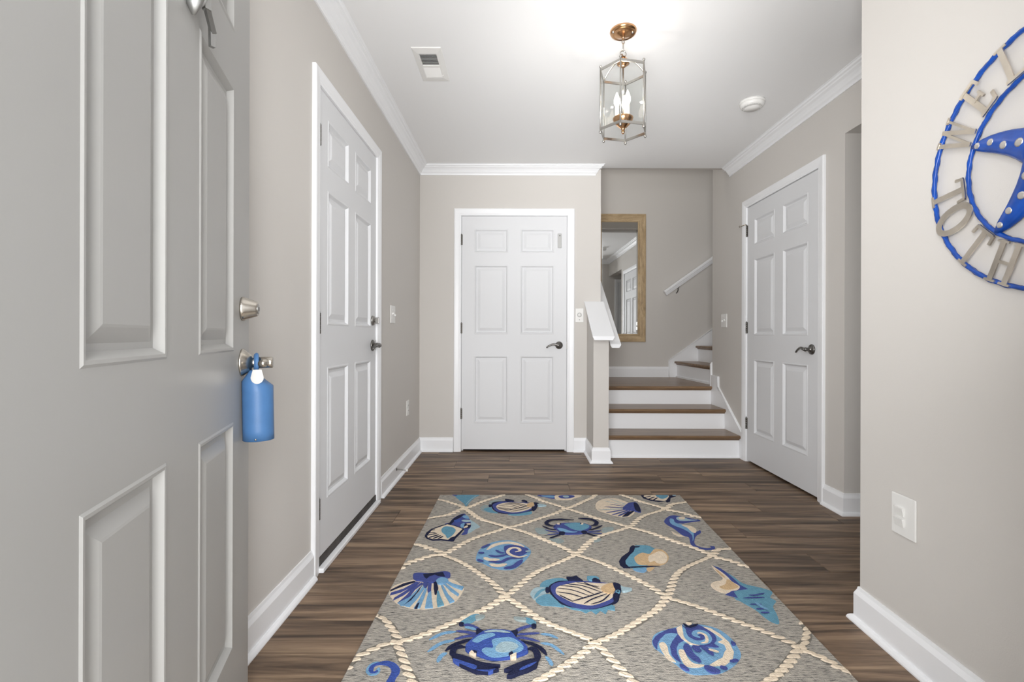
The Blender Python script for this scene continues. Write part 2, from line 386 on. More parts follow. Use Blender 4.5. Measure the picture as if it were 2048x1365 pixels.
def hinge(root, x, z, y=0.0):
    m = MB(); K = 5
    for i in range(K):
        m.lathe([(.0055, 0), (.0065, .001), (.0065, .0165), (.0055, .0175)], Matrix.Translation((x, y - .006, z - .045 + i * .018)), 10)
    m.lathe([(.002, 0), (.0045, .002), (.003, .006)], Matrix.Translation((x, y - .006, z + .045)), 8)
    m.box(x + .002, x + .010, y - .0025, y + .001, z - .045, z + .045)
    return m.build('hinge', M['hinge'], root)
RYN = Matrix.Rotation(PI / 2, 4, 'X')      # local z -> -y (out of the door face)
def lever(root, x, z, dirx, wave=True, material=None):
    mt = material or M['dknickel']
    h = MB().lathe([(.033, 0), (.033, .004), (.030, .009), (.022, .012), (.014, .014), (.012, .030), (.014, .044), (.010, .050)], Matrix.Translation((x, 0, z)) @ RYN, 28).build('door_handle', mt, root)
    m = MB(); pts = []; rad = []
    for i in range(15):
        t = i / 14; px = x + dirx * t * .112
        pz = z + (.012 * math.sin(t * PI * 1.55 - .3) * (t ** .5) if wave else 0)
        if wave and t > .85: pz -= (t - .85) * .06
        pts.append((px, -.045 + .008 * t, pz)); rad.append(.0115 - .0055 * t)
    m.tube(pts, rad, 12); m.build('lever', mt, h); return h
def deadbolt(root, x, z, keyed=False):
    if keyed:
        d = MB().lathe([(.031, 0), (.0315, .004), (.029, .008), (.0195, .034), (.018, .036), (.013, .0365)], Matrix.Translation((x, 0, z)) @ RYN, 32).build('deadbolt', M['brushed'], root)
        k = MB().lathe([(.0125, .0355), (.0125, .038), (.011, .0385)], Matrix.Translation((x, 0, z)) @ RYN, 24); k.build('key_cylinder', M['nickel'], d)
        MB().box(x - .001, x + .001, -.0392, -.0375, z - .005, z + .005).build('keyhole', M['dark'], d)
    else:
        d = MB().lathe([(.029, 0), (.029, .005), (.025, .012), (.012, .013), (.010, .02)], Matrix.Translation((x, 0, z)) @ RYN, 28).build('deadbolt', M['nickel'], root)
        MB().box(x - .006, x + .006, -.040, -.018, z - .018, z + .018, .003).build('thumb_turn', M['nickel'], d)
    return d

def door(name, loc, rz, w_, z0, h_, cas, label, cols, rows, handle_z, bolt_z=None, hinges=(), handle_dir=-1):
    root = struct(empty(name, loc, rz), label)
    casing(-cas, w_ + cas, h_ + z0 + cas, root)
    leaf(root, 0, w_, z0, h_, cols, rows, M['door'])
    # jamb and stop behind the leaf
    m = MB(); T = h_ + z0 + cas
    m.box(-cas, -.003, 0.0, DEP, 0, T); m.box(w_ + .003, w_ + cas, 0.0, DEP, 0, T); m.box(-cas, w_ + cas, 0.0, DEP, h_ + z0 + .003, T)
    m.build('jamb', M['trim'], root)
    m = MB(); m.box(-.003, .012, .037, DEP, 0, T - cas); m.box(w_ - .012, w_ + .003, .037, DEP, 0, T - cas); m.box(0, w_, .037, DEP, h_ + z0 - .012, h_ + z0 + .003)
    m.build('door_stop', M['trim'], root)
    MB().box(0, w_, .048, DEP, 0, max(z0, .01) + .01).build('gap', M['dark'], root)  # dark strip painting the shade under the door leaf
    for hz in hinges: hinge(root, -.002, hz)
    if handle_z: lever(root, w_ - .066, handle_z, handle_dir)
    if bolt_z: deadbolt(root, w_ - .066, bolt_z)
    MB().box(w_ - .001, w_ + .007, -.001, .006, handle_z - .03, handle_z + .03).build('strike_plate', M['dknickel'], root)
    return root
def stdcols(w_): s = .109 * w_ / .914; mu = .105 * w_ / .914; pw = (w_ - 2 * s - mu) / 2; return [(s, s + pw), (w_ - s - pw, w_ - s)]
ROWS = [(.228, .815), (1.003, 1.605), (1.712, 1.920)]
# door_2: left side door to the garage, raised on a threshold
dl = door('door_2', (XL, 2.048, 0), PI / 2, .834, .054, 2.022, .005, 'white six-panel side door with deadbolt in the left wall', stdcols(.834), ROWS, .952, 1.098, (1.867, 1.063, .268))
# raise of door_3: closet/bath door in the back wall
db = door('door_3', (-.483, YB, 0), 0, .915, .020, 2.030, .005, 'white six-panel door in the back wall facing the entry', stdcols(.915), ROWS, .928, None, (1.845, 1.075, .33))
dr = door('door_4', (XR, 3.877, 0), -PI / 2, .917, .016, 2.030, .005, 'white six-panel closet door in the right wall beside the stair', stdcols(.917), ROWS, .930, None, (1.86, 1.08, .31))
dh = door('door_5', (HD1 - .005, YH0, 0), PI, .84, .016, 2.028, .005, 'white six-panel door inside the side hall seen in the mirror', stdcols(.84), ROWS, .930, None, (1.86, 1.08, .31), 1)
# threshold of the side door
th = MB(); th.box(LD0, LD1, XL - .05, XL + .006, 0, .001); th = MB()
th.box(-.004, .838, -.004, .030, .012, .052); th.build('weatherstrip', M['rubber'], dl)
MB().box(-.012, .846, -.032, -.004, 0, .020, .004).build('sill', M['trim'], dl)
# contact-sensor tag on the back door, hinge-pin stop on the closet door
s_ = MB().box(.835, .868, -.012, 0, 1.775, 1.90, .004).build('door_sensor', M['screenring'], db)
MB().lathe([(.004, 0), (.004, .003)], Matrix.Translation((.852, -.012, 1.880)) @ RYN, 12).build('peg', M['dark'], db)
st = MB().tube([(-.002, -.006, 1.91), (-.004, -.02, 1.912), (-.03, -.045, 1.905)], .004, 8); st.tube([(-.002, -.006, 1.91), (.02, -.03, 1.912)], .003, 8)
st.lathe([(.008, 0), (.008, .008)], Matrix.Translation((-.03, -.045, 1.905)) @ Matrix.Rotation(PI / 2, 4, 'X'), 10)
st.build('hinge_pin_stop', M['brushed'], dr)
# door_1: the entry door, swung open past square against the left
DAY = Vector((-.2806, .9598)); ang = math.atan2(DAY.y, DAY.x)
HX, HY = -.470, .423
de = struct(empty('door_1', (HX, HY, 0), ang), 'grey six-panel entry door standing open on the left')
ECOLS = [(.142, .382), (.532, .768)]
EROWS = [(.232, .782), (.953, 1.590), (1.722, 1.925)]
leaf(de, 0, .914, .020, 2.025, ECOLS, EROWS, M['entry'], .044)
lever_x = .914 - .066
hnd = MB().lathe([(.036, 0), (.036, .003), (.033, .006), (.019, .022), (.0125, .024), (.0125, .034), (.0148, .036), (.0148, .070), (.0135, .072)], Matrix.Translation((lever_x, 0, .941)) @ RYN, 32).build('door_handle', M['brushed'], de)
lv = MB(); lv.tube([(lever_x, -.056, .941), (lever_x - .03, -.056, .941), (lever_x - .045, -.055, .940)], [.0105, .0105, .0095], 16)
lv.build('lever', M['brushed'], hnd)
deadbolt(de, lever_x, 1.080, keyed=True)
MB().box(.914, .916, .012, .034, .90, .98).build('latch_plate', M['brushed'], de)
for hz in (1.80, 1.02, .25): hinge(de, -.004, hz, .046)

# ornament hanging on the entry door: pewter crab-like knocker, only its claw and jointed leg reach into view
def dloc(s, out, z):      # s metres from the latch edge
    return (.914 - s, -out, z)
kn = empty('door_knocker', (HX, HY, 0), ang)
tag(kn, 'pewter sea creature knocker with jointed legs high on the grey entry door', 'door knocker')
def claw(pts, rad, name, sy=.6):
    MB().tube([dloc(*p) for p in pts], rad, 8, sy=sy).build(name, M['pewter'], kn)
bd = MB().lathe([(.0, 0), (.045, .0), (.047, .01), (.036, .024), (.016, .034), (.0, .036)], Matrix.Translation(dloc(.41, 0, 1.735)) @ RYN, 10, smooth=False); bd.build('body', M['pewter'], kn)
claw([(.425, .012, 1.715), (.446, .014, 1.680), (.452, .014, 1.645), (.449, .012, 1.615), (.446, .010, 1.597)], [.012, .019, .020, .013, .003], 'claw')
claw([(.415, .014, 1.70), (.408, .018, 1.665), (.425, .016, 1.635), (.440, .014, 1.612)], [.009, .010, .008, .003], 'claw')
for pts_, r in ((((.390, .012, 1.72), (.394, .016, 1.640)), .008), (((.396, .016, 1.645), (.350, .014, 1.622)), .0065), (((.352, .012, 1.632), (.349, .012, 1.594)), .0065), (((.372, .010, 1.72), (.352, .010, 1.640)), .004), (((.45, .012, 1.74), (.50, .014, 1.79)), .007), (((.37, .012, 1.75), (.33, .014, 1.80)), .007)):
    m = MB(); m.tube([Vector(dloc(*pts_[0])), Vector(dloc(*pts_[1]))], r, 4); m.smooth = [False] * len(m.f); m.build('leg', M['pewter'], kn)

# blue hanger on the lever
hg = empty('door_hanger', (HX, HY, 0), ang)
tag(hg, 'curved blue leather door hanger looped over the entry door lever', 'door hanger')
hx = lever_x - .002; hy0 = -.034
m = MB(); N = 26; rows_ = 8; vs = []; fs = []
R_ = .036
def hang(a, t, r):       # a: angle round the roll, t: 0 top .. 1 bottom
    top = .922 - .016 * max(0, math.sin(a))
    z = top * (1 - t) + .742 * t
    k = min(1, .30 + t * 4.4)          # gathered at the top
    return (hx + r * k * math.cos(a), hy0 - .002 - r * 1.02 * k * math.sin(a) - .003 * t + (.010 * (1 - k)), z)
for lay, rr in enumerate((R_, R_ - .003)):
    for j in range(rows_ + 1):
        t = [0, .04, .09, .16, .3, .5, .7, .85, 1][j]
        for i in range(N + 1):
            a = -.9 + (PI + 2.2) * i / N; vs.append(hang(a, t, rr))
o2 = (N + 1) * (rows_ + 1)
for j in range(rows_):
    for i in range(N):
        a = j * (N + 1) + i; fs.append((a, a + 1, a + N + 2, a + N + 1)); fs.append((o2 + a, o2 + a + N + 1, o2 + a + N + 2, o2 + a + 1))
for j in range(rows_):
    for i in (0, N):
        a = j * (N + 1) + i; fs.append((a, a + N + 1, o2 + a + N + 1, o2 + a))
for i in range(N):
    for j in (0, rows_):
        a = j * (N + 1) + i; fs.append((a, a + 1, o2 + a + 1, o2 + a))
m.add(vs, fs, True); m.build('body', M['leather'], hg)
ring = MB(); pts = [(hx + .019 * math.cos(a), -.033 + .003 * math.cos(a), .939 + .0215 * math.sin(a)) for a in [2 * PI * i / 24 for i in range(24)]]
ring.tube([Vector(p) for p in pts], .0062, 10, closed=True, sy=.62, up=Vector((0, 1, 0)))
ring.v = [Vector((v.x, -.033 + (v.y + .033) * 1.5, v.z)) for v in ring.v]; ring.build('loop', M['leather'], hg)
m = MB(); tb = []
for i in range(12):
    a = PI + PI * i / 11; tb.append((.0 + .015 * math.cos(a), .018 * math.sin(a)))
pts2 = [(-.012, .018)] + tb + [(.012, .018)]
m.prism([(-.043 + p[0], .905 + p[1]) for p in [(-.010, .020), (-.015, .0)] + [(.015 * math.cos(PI + PI * i / 10), .016 * math.sin(PI + PI * i / 10)) for i in range(11)] + [(.010, .020)]], hx - .036, hx - .0345, 'x')
m.build('metal_tab', M['nickel'], hg)
MB().lathe([(.0025, 0), (.0025, .002)], Matrix.Translation((hx - .036, -.040, .748)) @ Matrix.Rotation(-PI / 2, 4, 'Y'), 10).build('rivet', M['brushed'], hg)

# ------------------------------------------------------------------ half wall with cap, stair
kw = MB().prism([(3.82, 0), (YB, 0), (YB, 1.272), (3.82, 1.045)], .609, .732, 'x').build('wall_knee', M['wall'])
struct(kw, 'greige half wall between the foyer and the stair')
def slope_cap(y0, z0, y1, z1, xa, xb, name, parent=None):
    """board with a moulded underside running up the slope"""
    prof = [(xa, 0), (xb, 0), (xb, -.010), (xb - .006, -.016), (xb - .008, -.024), (xb - .014, -.030), (xa + .014, -.030), (xa + .008, -.024), (xa + .006, -.016), (xa, -.010)]
    m = MB(); vs = [(x, y0, z0 + z) for x, z in prof] + [(x, y1, z1 + z) for x, z in prof]; k = len(prof)
    fs = [(j, (j + 1) % k, k + (j + 1) % k, k + j) for j in range(k)] + [tuple(range(k)), tuple(k + j for j in range(k))]
    m.add(vs, fs); return m.build(name, M['trim'], parent)
struct(slope_cap(3.70, 1.008, YB, 1.310, .585, .752, 'trim_5'), 'white sloping cap on the half wall')

stair = empty('staircase', (XS, 3.985, 0))
tag(stair, 'lower stair flight of brown treads and white risers up to the landing', 'staircase')
stair2 = empty('staircase', (XS, 3.985, 0))
tag(stair2, 'upper stair flight starting with a winder step right of the landing', 'staircase')
def spart(mb, name, material, label=None):
    lowx = min(v.x for v in mb.v); o = mb.build(name, material, stair2 if max(v.x for v in mb.v) > 1.9 else stair); o.matrix_parent_inverse = Matrix.Translation((-XS, -3.985, 0))
    if label: o['label'] = label
    return o
NOSE = [(0, 0), (-.006, -.003), (-.009, -.010), (-.009, -.016), (-.006, -.023), (0, -.026), (.008, -.027), (.010, -.034), (.016, -.040), (.030, -.040)]
def tread(x0, x1, yf, yb, z, name='tread'):
    """yf: nosing front"""
    prof = [(yf + .009 + a, z + b) for a, b in NOSE] + [(yf + .06, z - .028), (yb, z - .028), (yb, z)]
    return spart(MB().prism(prof, x0, x1, 'x'), name, M['tread'])
XA, XE = .732, 1.845
tread(XA, 1.846, 3.955, 4.265, .188); tread(XA, XE, 4.235, 4.575, .364); tread(XA, XE, 4.535, YM, .535, 'landing')
spart(MB().prism([(XE, YC), (XE, YM), (1.899, YM), (1.899, YC)], .507, .535), 'landing', M['tread'])
for yy, a, b in ((3.985, 0, .150), (4.265, .160, .326), (4.565, .336, .497)):
    spart(MB().box(XA, XE, yy, yy + .018, a, b), 'riser', M['trim'])
spart(MB().molding([(XA, 3.985), (XE, 3.985)], [(0, 0), (.014, 0), (.014, .008), (.006, .016), (0, .018)]), 'shoe_moulding', M['trim'])
# winder step and upper flight
def riser2(p0, p1, z0, z1):
    d = Vector((p1[0] - p0[0], p1[1] - p0[1])).normalized(); n = Vector((-d.y, d.x))
    if n.x < 0: n = -n
    q = [p0, p1, (p1[0] + n.x * .018, p1[1] + n.y * .018), (p0[0] + n.x * .018, p0[1] + n.y * .018)]
    spart(MB().prism(q, z0, z1), 'riser', M['trim'])
def tread2(p0, p1, xb, z):
    """front edge from p0 (far) to p1 (near)"""
    m = MB(); vs = []; fs = []; a = Vector(p0); b = Vector(p1)
    k = [(0, 0), (-.006, -.003), (-.009, -.010), (-.009, -.016), (-.006, -.023), (.008, -.027), (.016, -.040), (.035, -.040), (.035, -.028)]
    for p, in ((a,), (b,)):
        for dx, dz in k: vs.append((p.x + .009 + dx, p.y, z + dz))
        vs += [(xb, p.y, z - .028), (xb, p.y, z)]
    n = len(k) + 2
    for j in range(n): fs.append((j, (j + 1) % n, n + (j + 1) % n, n + j))
    fs += [tuple(range(n)), tuple(n + j for j in range(n))]
    m.add(vs, fs); return spart(m, 'tread', M['tread'])
riser2((1.842, YM - .015), (1.922, YC + .012), .535, .684)
spart(MB().prism([(1.828, YM - .015), (1.905, YC + .012), (1.922, YC + .012), (1.845, YM - .015)], .535, .553), 'shoe_moulding', M['trim'])
tread2((1.812, YM - .015), (1.888, YC + .016), 2.30, .721)
riser2((2.085, YM - .015), (2.12, YC + .016), .721, .862)
tread2((2.055, YM - .015), (2.09, YC + .016), 2.58, .900)
x = 2.335; z = .900
for i in range(8):
    riser2((x, YM - .015), (x, YC + .016), z, z + .14); z += .178
    tread2((x - .03, YM - .015), (x - .03, YC + .016), x + .27, z); x += .25
# skirts
def skirt(poly, h0, h1, axis, label=None): return spart(MB().prism(poly, h0, h1, axis), 'skirt_board', M['trim'])
skirt([(1.748, .535), (1.748, .7335), (2.233, 1.0855), (4.5, 2.73), (4.5, 2.4), (2.6, 1.02), (2.2, .7), (2.0, .535)], YM - .015, YM, 'y')
# bead along that skirt
m = MB()
for (a, b) in (((1.748, .7335), (2.233, 1.0855)), ((2.233, 1.0855), (4.5, 2.73))):
    m.tube([(a[0], YM - .017, a[1] - .004), (b[0], YM - .017, b[1] - .004)], .005, 6)
m.tube([(1.750, YM - .017, .535), (1.750, YM - .017, .7335)], .004, 6); spart(m, 'skirt_bead', M['trim'])
skirt([(3.942, 0), (3.942, .225), (4.41, .545), (4.41, .640), (4.572, .640), (4.572, 0)], XR - .015, XR, 'x')
m = MB(); m.tube([(XR - .016, 3.942, .222), (XR - .016, 4.41, .542)], .005, 6); m.tube([(XR - .016, 4.41, .545), (XR - .016, 4.41, .64)], .0045, 6); spart(m, 'skirt_bead', M['trim'])
skirt([(XR - .017, .535), (XR - .017, .745), (XR, .765), (4.5, 2.67), (4.5, 2.3), (2.5, .85), (2.1, .535)], YC, YC + .016, 'y')

# handrails
def rail(name, p0, p1, wdt, hgt, label, brackets, wall_side):
    r = empty(name, p0); tag(r, label, 'handrail')
    a = Vector(p0); b = Vector(p1); t = (b - a).normalized(); s = t.cross(Vector((0, 0, 1))).normalized(); u = s.cross(t)
    pr = [(-.5, .38), (-.42, .5), (.42, .5), (.5, .38), (.5, .1), (.40, -.02), (.40, -.12), (.28, -.34), (.22, -.5), (-.22, -.5), (-.28, -.34), (-.40, -.12), (-.40, -.02), (-.5, .1)]
    vs = []; k = len(pr)
    for p in (a, b):
        for x_, y_ in pr: vs.append(p - a + s * x_ * wdt + u * y_ * hgt)
    m = MB(); m.add(vs, [(j, (j + 1) % k, k + (j + 1) % k, k + j) for j in range(k)] + [tuple(range(k)), tuple(k + j for j in range(k))])
    m.build('rail', M['trim'], r)
    for q in brackets:
        p = (b - a) * q; wv = Vector(wall_side)
        m = MB(); e = p - u * hgt * .5
        m.tube([e, e + Vector((0, 0, -.035)) + wv * .15, e + Vector((0, 0, -.055)) + wv * .6, e + Vector((0, 0, -.06)) + wv * 1.0], [.006, .006, .006, .007], 8)
        m.tube([e - t * .02 , e + t * .02], [.006, .006], 6)
        m.build('bracket', M['dknickel'], r)
    return r
s_w = 960 / 5.47
p0 = ((1330 - 1034) / s_w, 5.475, CAMH + (671 - 586) / s_w); sl = .71
rail('stair_handrail', p0, (p0[0] + 2.3, 5.475, p0[2] + 2.3 * sl), .055, .062, 'white moulded handrail climbing to the right on the far stair wall', (.058, .5, .9), (0, .065, 0))
lr = rail('landing_handrail', (.795, 3.865, .925), (.795, 5.3, .925 + 1.435 * .65), .085, .045, 'short white handrail on the stair side of the half wall', (.10, .6), (-.068, 0, 0))

old = [c for c in lr.children if c.name.startswith('rail')][0]; bpy.data.objects.remove(old)
ob = slope_cap(3.865, .945, 5.3, .945 + 1.435 * .65, .752, .838, 'rail', lr); ob.location = (-.795, -3.865, -.925)

# ------------------------------------------------------------------ mirror
MX0, MX1, MZ0, MZ1 = .880, 1.478, .942, 2.412
mi = empty('wall_mirror', ((MX0 + MX1) / 2, YM - .004, (MZ0 + MZ1) / 2), math.radians(.5))
tag(mi, 'tall mirror in a weathered tan wood frame above the stair landing', 'mirror')
W2, H2 = (MX1 - MX0) / 2, (MZ1 - MZ0) / 2
prof = [(0, 0), (0, .026), (.006, .032), (.014, .032), (.020, .026), (.026, .022), (.068, .018), (.074, .023), (.084, .023), (.090, .016), (.090, 0)]
m = MB(); vs = []; k = len(prof)
for sx, sz in ((-1, -1), (1, -1), (1, 1), (-1, 1)):
    for u, v in prof: vs.append((sx * (W2 - u), -v, sz * (H2 - u)))
fs = []
sides = [MB() for _ in range(4)]
for i in range(4):
    j = (i + 1) % 4
    A = vs[i * k:(i + 1) * k]; B = vs[j * k:(j + 1) * k]
    sides[i].add(A + B, [(q, (q + 1) % k, k + (q + 1) % k, k + q) for q in range(k)] + [tuple(range(k)), tuple(k + q for q in range(k))])
M['frame_h'] = wood('weathered_frame_rail', ((156, 134, 104), (196, 170, 132), (222, 200, 162)), grain=(1.3, 7, 7), rough=0.6, scale=4, per_obj=False)
for i in range(4): sides[i].build('frame_rail', M['frame_h'] if i % 2 == 0 else M['frame'], mi)
gm = MB(); a, b_ = W2 - .088, H2 - .088; bw = .018
gm.add([(-a, -.0095, -b_), (a, -.0095, -b_), (a, -.0095, b_), (-a, -.0095, b_), (-a + bw, -.0105, -b_ + bw), (a - bw, -.0105, -b_ + bw), (a - bw, -.0105, b_ - bw), (-a + bw, -.0105, b_ - bw),
        (-a, -.004, -b_), (a, -.004, -b_), (a, -.004, b_), (-a, -.004, b_)],
       [(4, 5, 6, 7), (0, 1, 5, 4), (1, 2, 6, 5), (2, 3, 7, 6), (3, 0, 4, 7), (8, 11, 10, 9), (0, 8, 9, 1), (1, 9, 10, 2), (2, 10, 11, 3), (3, 11, 8, 0)])
gm.build('mirror_glass', M['mirror'], mi)

# ------------------------------------------------------------------ ceiling lantern
LX, LY = .508, 2.315
M['lantern'] = mat('lantern_nickel', (182, 179, 174), 0.28, metal=1.0)
chn = empty('ceiling_lantern', (LX, LY, H)); tag(chn, 'hexagonal glass and nickel lantern hanging on a short chain from the ceiling', 'lantern')
MB().lathe([(.063, 0), (.064, -.004), (.060, -.012), (.050, -.018), (.044, -.016), (.034, -.022), (.012, -.030), (.006, -.034), (.004, -.046)], Matrix(), 40).build('canopy', M['copper'], chn)
for sx in (-.052, .040): MB().lathe([(.004, -.012), (.006, -.018), (.003, -.024)], Matrix.Translation((sx, -.02, 0)), 10).build('canopy_screw', M['lantern'], chn)
def link(cz, ra, rb, rot, r=.0022, name='chain_link'):
    pts = [Vector((ra * math.cos(a) * math.cos(rot), ra * math.cos(a) * math.sin(rot), cz + rb * math.sin(a))) for a in [2 * PI * i / 20 for i in range(20)]]
    MB().tube(pts, r, 8, closed=True).build(name, M['lantern'], chn)
link(-.053, .006, .009, 0); link(-.078, .0075, .019, 1.2); link(-.110, .0145, .0145, .1, .0028, 'loop')
TR, BR = -.200, -.484         # top and bottom ring heights
hub = MB().lathe([(.004, -.122), (.012, -.126), (.016, -.132), (.028, -.150), (.030, -.160), (.020, -.166), (.014, -.172), (.008, -.176)], Matrix(), 28).build('hub', M['copper'], chn)
R6 = .116; ph = math.atan2(-.11, -.036)
V6 = [(R6 * math.cos(ph + i * PI / 3), R6 * math.sin(ph + i * PI / 3)) for i in range(6)]
for zz in (TR, BR):
    for i in range(6):
        a, b = V6[i], V6[(i + 1) % 6]; d = (Vector(b) - Vector(a)).normalized(); n = Vector((d.y, -d.x)) * .0022
        m = MB(); hgt = .006
        m.prism([(a[0] - n.x, a[1] - n.y), (a[0] + n.x, a[1] + n.y), (b[0] + n.x, b[1] + n.y), (b[0] - n.x, b[1] - n.y)], zz - hgt, zz + hgt); m.build('ring_bar', M['lantern'], chn)
for i in range(6):
    x_, y_ = V6[i]
    MB().tube([(x_, y_, TR + .012), (x_, y_, BR - .010)], .0034, 10).build('post', M['lantern'], chn)
    MB().lathe([(.0025, 0), (.006, .003), (.0065, .008), (.003, .012)], Matrix.Translation((x_, y_, TR + .008)), 10).build('finial', M['lantern'], chn)
    f = MB(); f.lathe([(.0025, 0), (.0065, -.004), (.0065, -.010), (.002, -.015)], Matrix.Translation((x_, y_, BR - .007)), 10); f.build('finial', M['lantern'], chn)
    # curved arm from the hub to the top ring
    if i % 2 == 0:
        pts = [Vector((x_ * t, y_ * t, TR + .006 + .048 * math.cos(t * PI / 2) + .016 * math.sin(t * PI))) for t in [.2 + .8 * j / 10 for j in range(11)]]
        MB().tube(pts, .0042, 8, sy=.45).build('arm', M['lantern'], chn)
    # glass pane
    a, b = Vector(V6[i]), Vector(V6[(i + 1) % 6]); c0 = a.lerp(b, .035); c1 = a.lerp(b, .965); d = (b - a).normalized(); n = Vector((d.y, -d.x)) * .0015
    MB().prism([(c0.x - n.x, c0.y - n.y), (c1.x - n.x, c1.y - n.y), (c1.x + n.x, c1.y + n.y), (c0.x + n.x, c0.y + n.y)], BR + .008, TR - .008).build('pane', M['glass'], chn)
MB().tube([(0, 0, -.17), (0, 0, BR + .06)], .0042, 10).build('stem', M['lantern'], chn)
MB().lathe([(.048, .064), (.049, .061), (.045, .050), (.034, .034), (.020, .020), (.011, .014), (.007, .004), (.008, -.004), (.005, -.012), (.001, -.015)][::-1], Matrix.Translation((0, 0, BR)), 36).build('candle_cup', M['copper'], chn)
for i in range(3):
    a = ph + .9 + i * 2 * PI / 3; x_, y_ = .030 * math.cos(a), .030 * math.sin(a)
    cdl = MB().lathe([(.0095, .058), (.0095, .118), (.008, .119)], Matrix.Translation((x_, y_, BR)), 16).build('candle', M['candle'], chn)
    bu = MB().lathe([(.006, .117), (.009, .122), (.0135, .134), (.0145, .142), (.0125, .156), (.007, .172), (.0022, .184), (.0005, .187)], Matrix.Translation((x_, y_, BR)), 20).build('bulb', M['bulb'], cdl)
    l = bpy.data.lights.new('bulb_light', 'POINT'); l.energy = P_BULB; l.color = (1, .93, .84); l.shadow_soft_size = .006
    lo = bpy.data.objects.new('bulb_light', l); C.objects.link(lo); lo.location = (LX + x_, LY + y_, H + BR + .200)

# ------------------------------------------------------------------ ceiling vent and smoke detector
vt = empty('ceiling_vent', (-.470, 2.61, H)); tag(vt, 'white rectangular ceiling vent with half its louvres open', 'vent')
a, b = .077, .163; ia, ib = .045, .112
m = MB(); rings = [(a, b, 0), (a - .003, b - .003, -.004), (ia + .004, ib + .004, -.009), (ia, ib, -.008), (ia, ib, -.001)]
vs = []; fs = []
for x_, y_, z_ in rings: vs += [(-x_, -y_, z_), (x_, -y_, z_), (x_, y_, z_), (-x_, y_, z_)]
for i in range(len(rings) - 1):
    for j in range(4): l = (j + 1) % 4; fs.append((i * 4 + j, i * 4 + l, i * 4 + 4 + l, i * 4 + 4 + j))
m.add(vs, fs); m.build('faceplate', M['plastic'], vt)
MB().box(-ia, ia, -ib, ib, -.0012, -.0004).build('duct_shade', M['dark'], vt)  # dark plate painting the unlit space behind the louvres
MB().box(-ia, ia, -.006, .006, -.010, -.001).build('centre_bar', M['plastic'], vt)
for half in (-1, 1):
    for i in range(9):
        yy = half * (.014 + i * .0112)
        t = .62 if half < 0 else -.62
        m = MB(); m.box(-ia, ia, -.0045, .0045, -.0005, .0005); m.xf(Matrix.Translation((0, yy, -.0058)) @ Matrix.Rotation(t, 4, 'X')); m.build('louvre', M['plastic'], vt)
MB().box(.048, .052, .085, .105, -.014, -.004).build('damper_lever', M['plastic'], vt)
sd = empty('smoke_detector', (1.470, 3.01, H)); tag(sd, 'round white smoke detector on the ceiling near the stair', 'smoke detector')
MB().lathe([(.074, 0), (.074, -.010), (.070, -.014)][::-1], Matrix(), 40).build('base', M['plastic'], sd)
MB().lathe([(.068, -.012), (.070, -.022), (.064, -.034), (.048, -.040), (.046, -.038), (.044, -.046), (.002, -.048)], Matrix(), 40).build('cover', M['plastic'], sd)
for i in range(14):
    a = 2 * PI * i / 14
    m = MB(); m.box(-.006, .006, -.001, .001, -.003, .003); m.xf(Matrix.Rotation(a, 4, 'Z') @ Matrix.Translation((0, -.0555, -.0375)) @ Matrix.Rotation(.5, 4, 'X')); m.build('slot', M['screenring'], sd)

# ------------------------------------------------------------------ switches, outlets and small wall fittings (local: face towards -y)
def plate(root, w_, h_): return MB().box(-w_ / 2, w_ / 2, -.006, 0, -h_ / 2, h_ / 2, .0025).build('plate', M['plastic'], root)
def toggle(root, x, up=True):
    m = MB(); m.box(-.005, .005, -.016, 0, -.005, .007, .002); m.xf(Matrix.Translation((x, -.004, 0)) @ Matrix.Rotation(.5 if up else -.5, 4, 'X')); m.build('toggle', M['plastic'], root)
    for zz in (-.030, .030): MB().lathe([(.0032, 0), (.0026, .0012)], Matrix.Translation((x, -.006, zz)) @ RYN, 8).build('screw', M['plastic'], root)
sw = empty('light_switch', (XL, 3.268, 1.153), PI / 2); tag(sw, 'white toggle light switch plate on the left wall past the side door', 'light switch')
plate(sw, .115, .120); toggle(sw, -.023, False); toggle(sw, .023)
sw = empty('light_switch', (XR, 4.305, 1.150), -PI / 2); tag(sw, 'white double switch plate on the right wall beside the stair', 'light switch')
plate(sw, .115, .120); toggle(sw, -.023); toggle(sw, .023, False)
ot = empty('wall_outlet', (XL, 3.722, .448), PI / 2); tag(ot, 'white outlet low on the left wall near the far corner', 'outlet')
plate(ot, .072, .116)
for zz in (-.020, .020):
    rc = MB().lathe([(.0165, 0), (.016, .002), (.012, .0025)], Matrix.Translation((0, -.006, zz)) @ RYN, 20).build('receptacle', M['plastic'], ot)
    m = MB(); m.box(-.007, -.005, -.0092, -.008, zz - .004, zz + .005); m.box(.005, .007, -.0092, -.008, zz - .004, zz + .005); m.build('slot', M['dark'], rc)
aw = math.atan2(YH0 - YF, XFW - XFN)      # direction of the foreground wall
yy = 1.22 * 960 / (1807 - 1034)
def fwx(y): return XFN + (XFW - XFN) * (y - YF) / (YH0 - YF)
sw = empty('light_switch', (fwx(1.505), 1.505, CAMH - (1031 - 671) * 1.505 / 960), aw + PI); tag(sw, 'white plate with two stacked rocker switches low on the right foreground wall', 'light switch')
sw.rotation_euler[2] = aw - PI
plate(sw, .096, .128)
for zz in (-.021, .012):
    m = MB(); m.prism([(0, -.0135), (-.004, -.0135), (-.0095, .0125), (0, .0135)], -.025, .010, 'x'); m.xf(Matrix.Translation((-.004, -.0055, zz))); m.build('rocker', M['plastic'], sw)
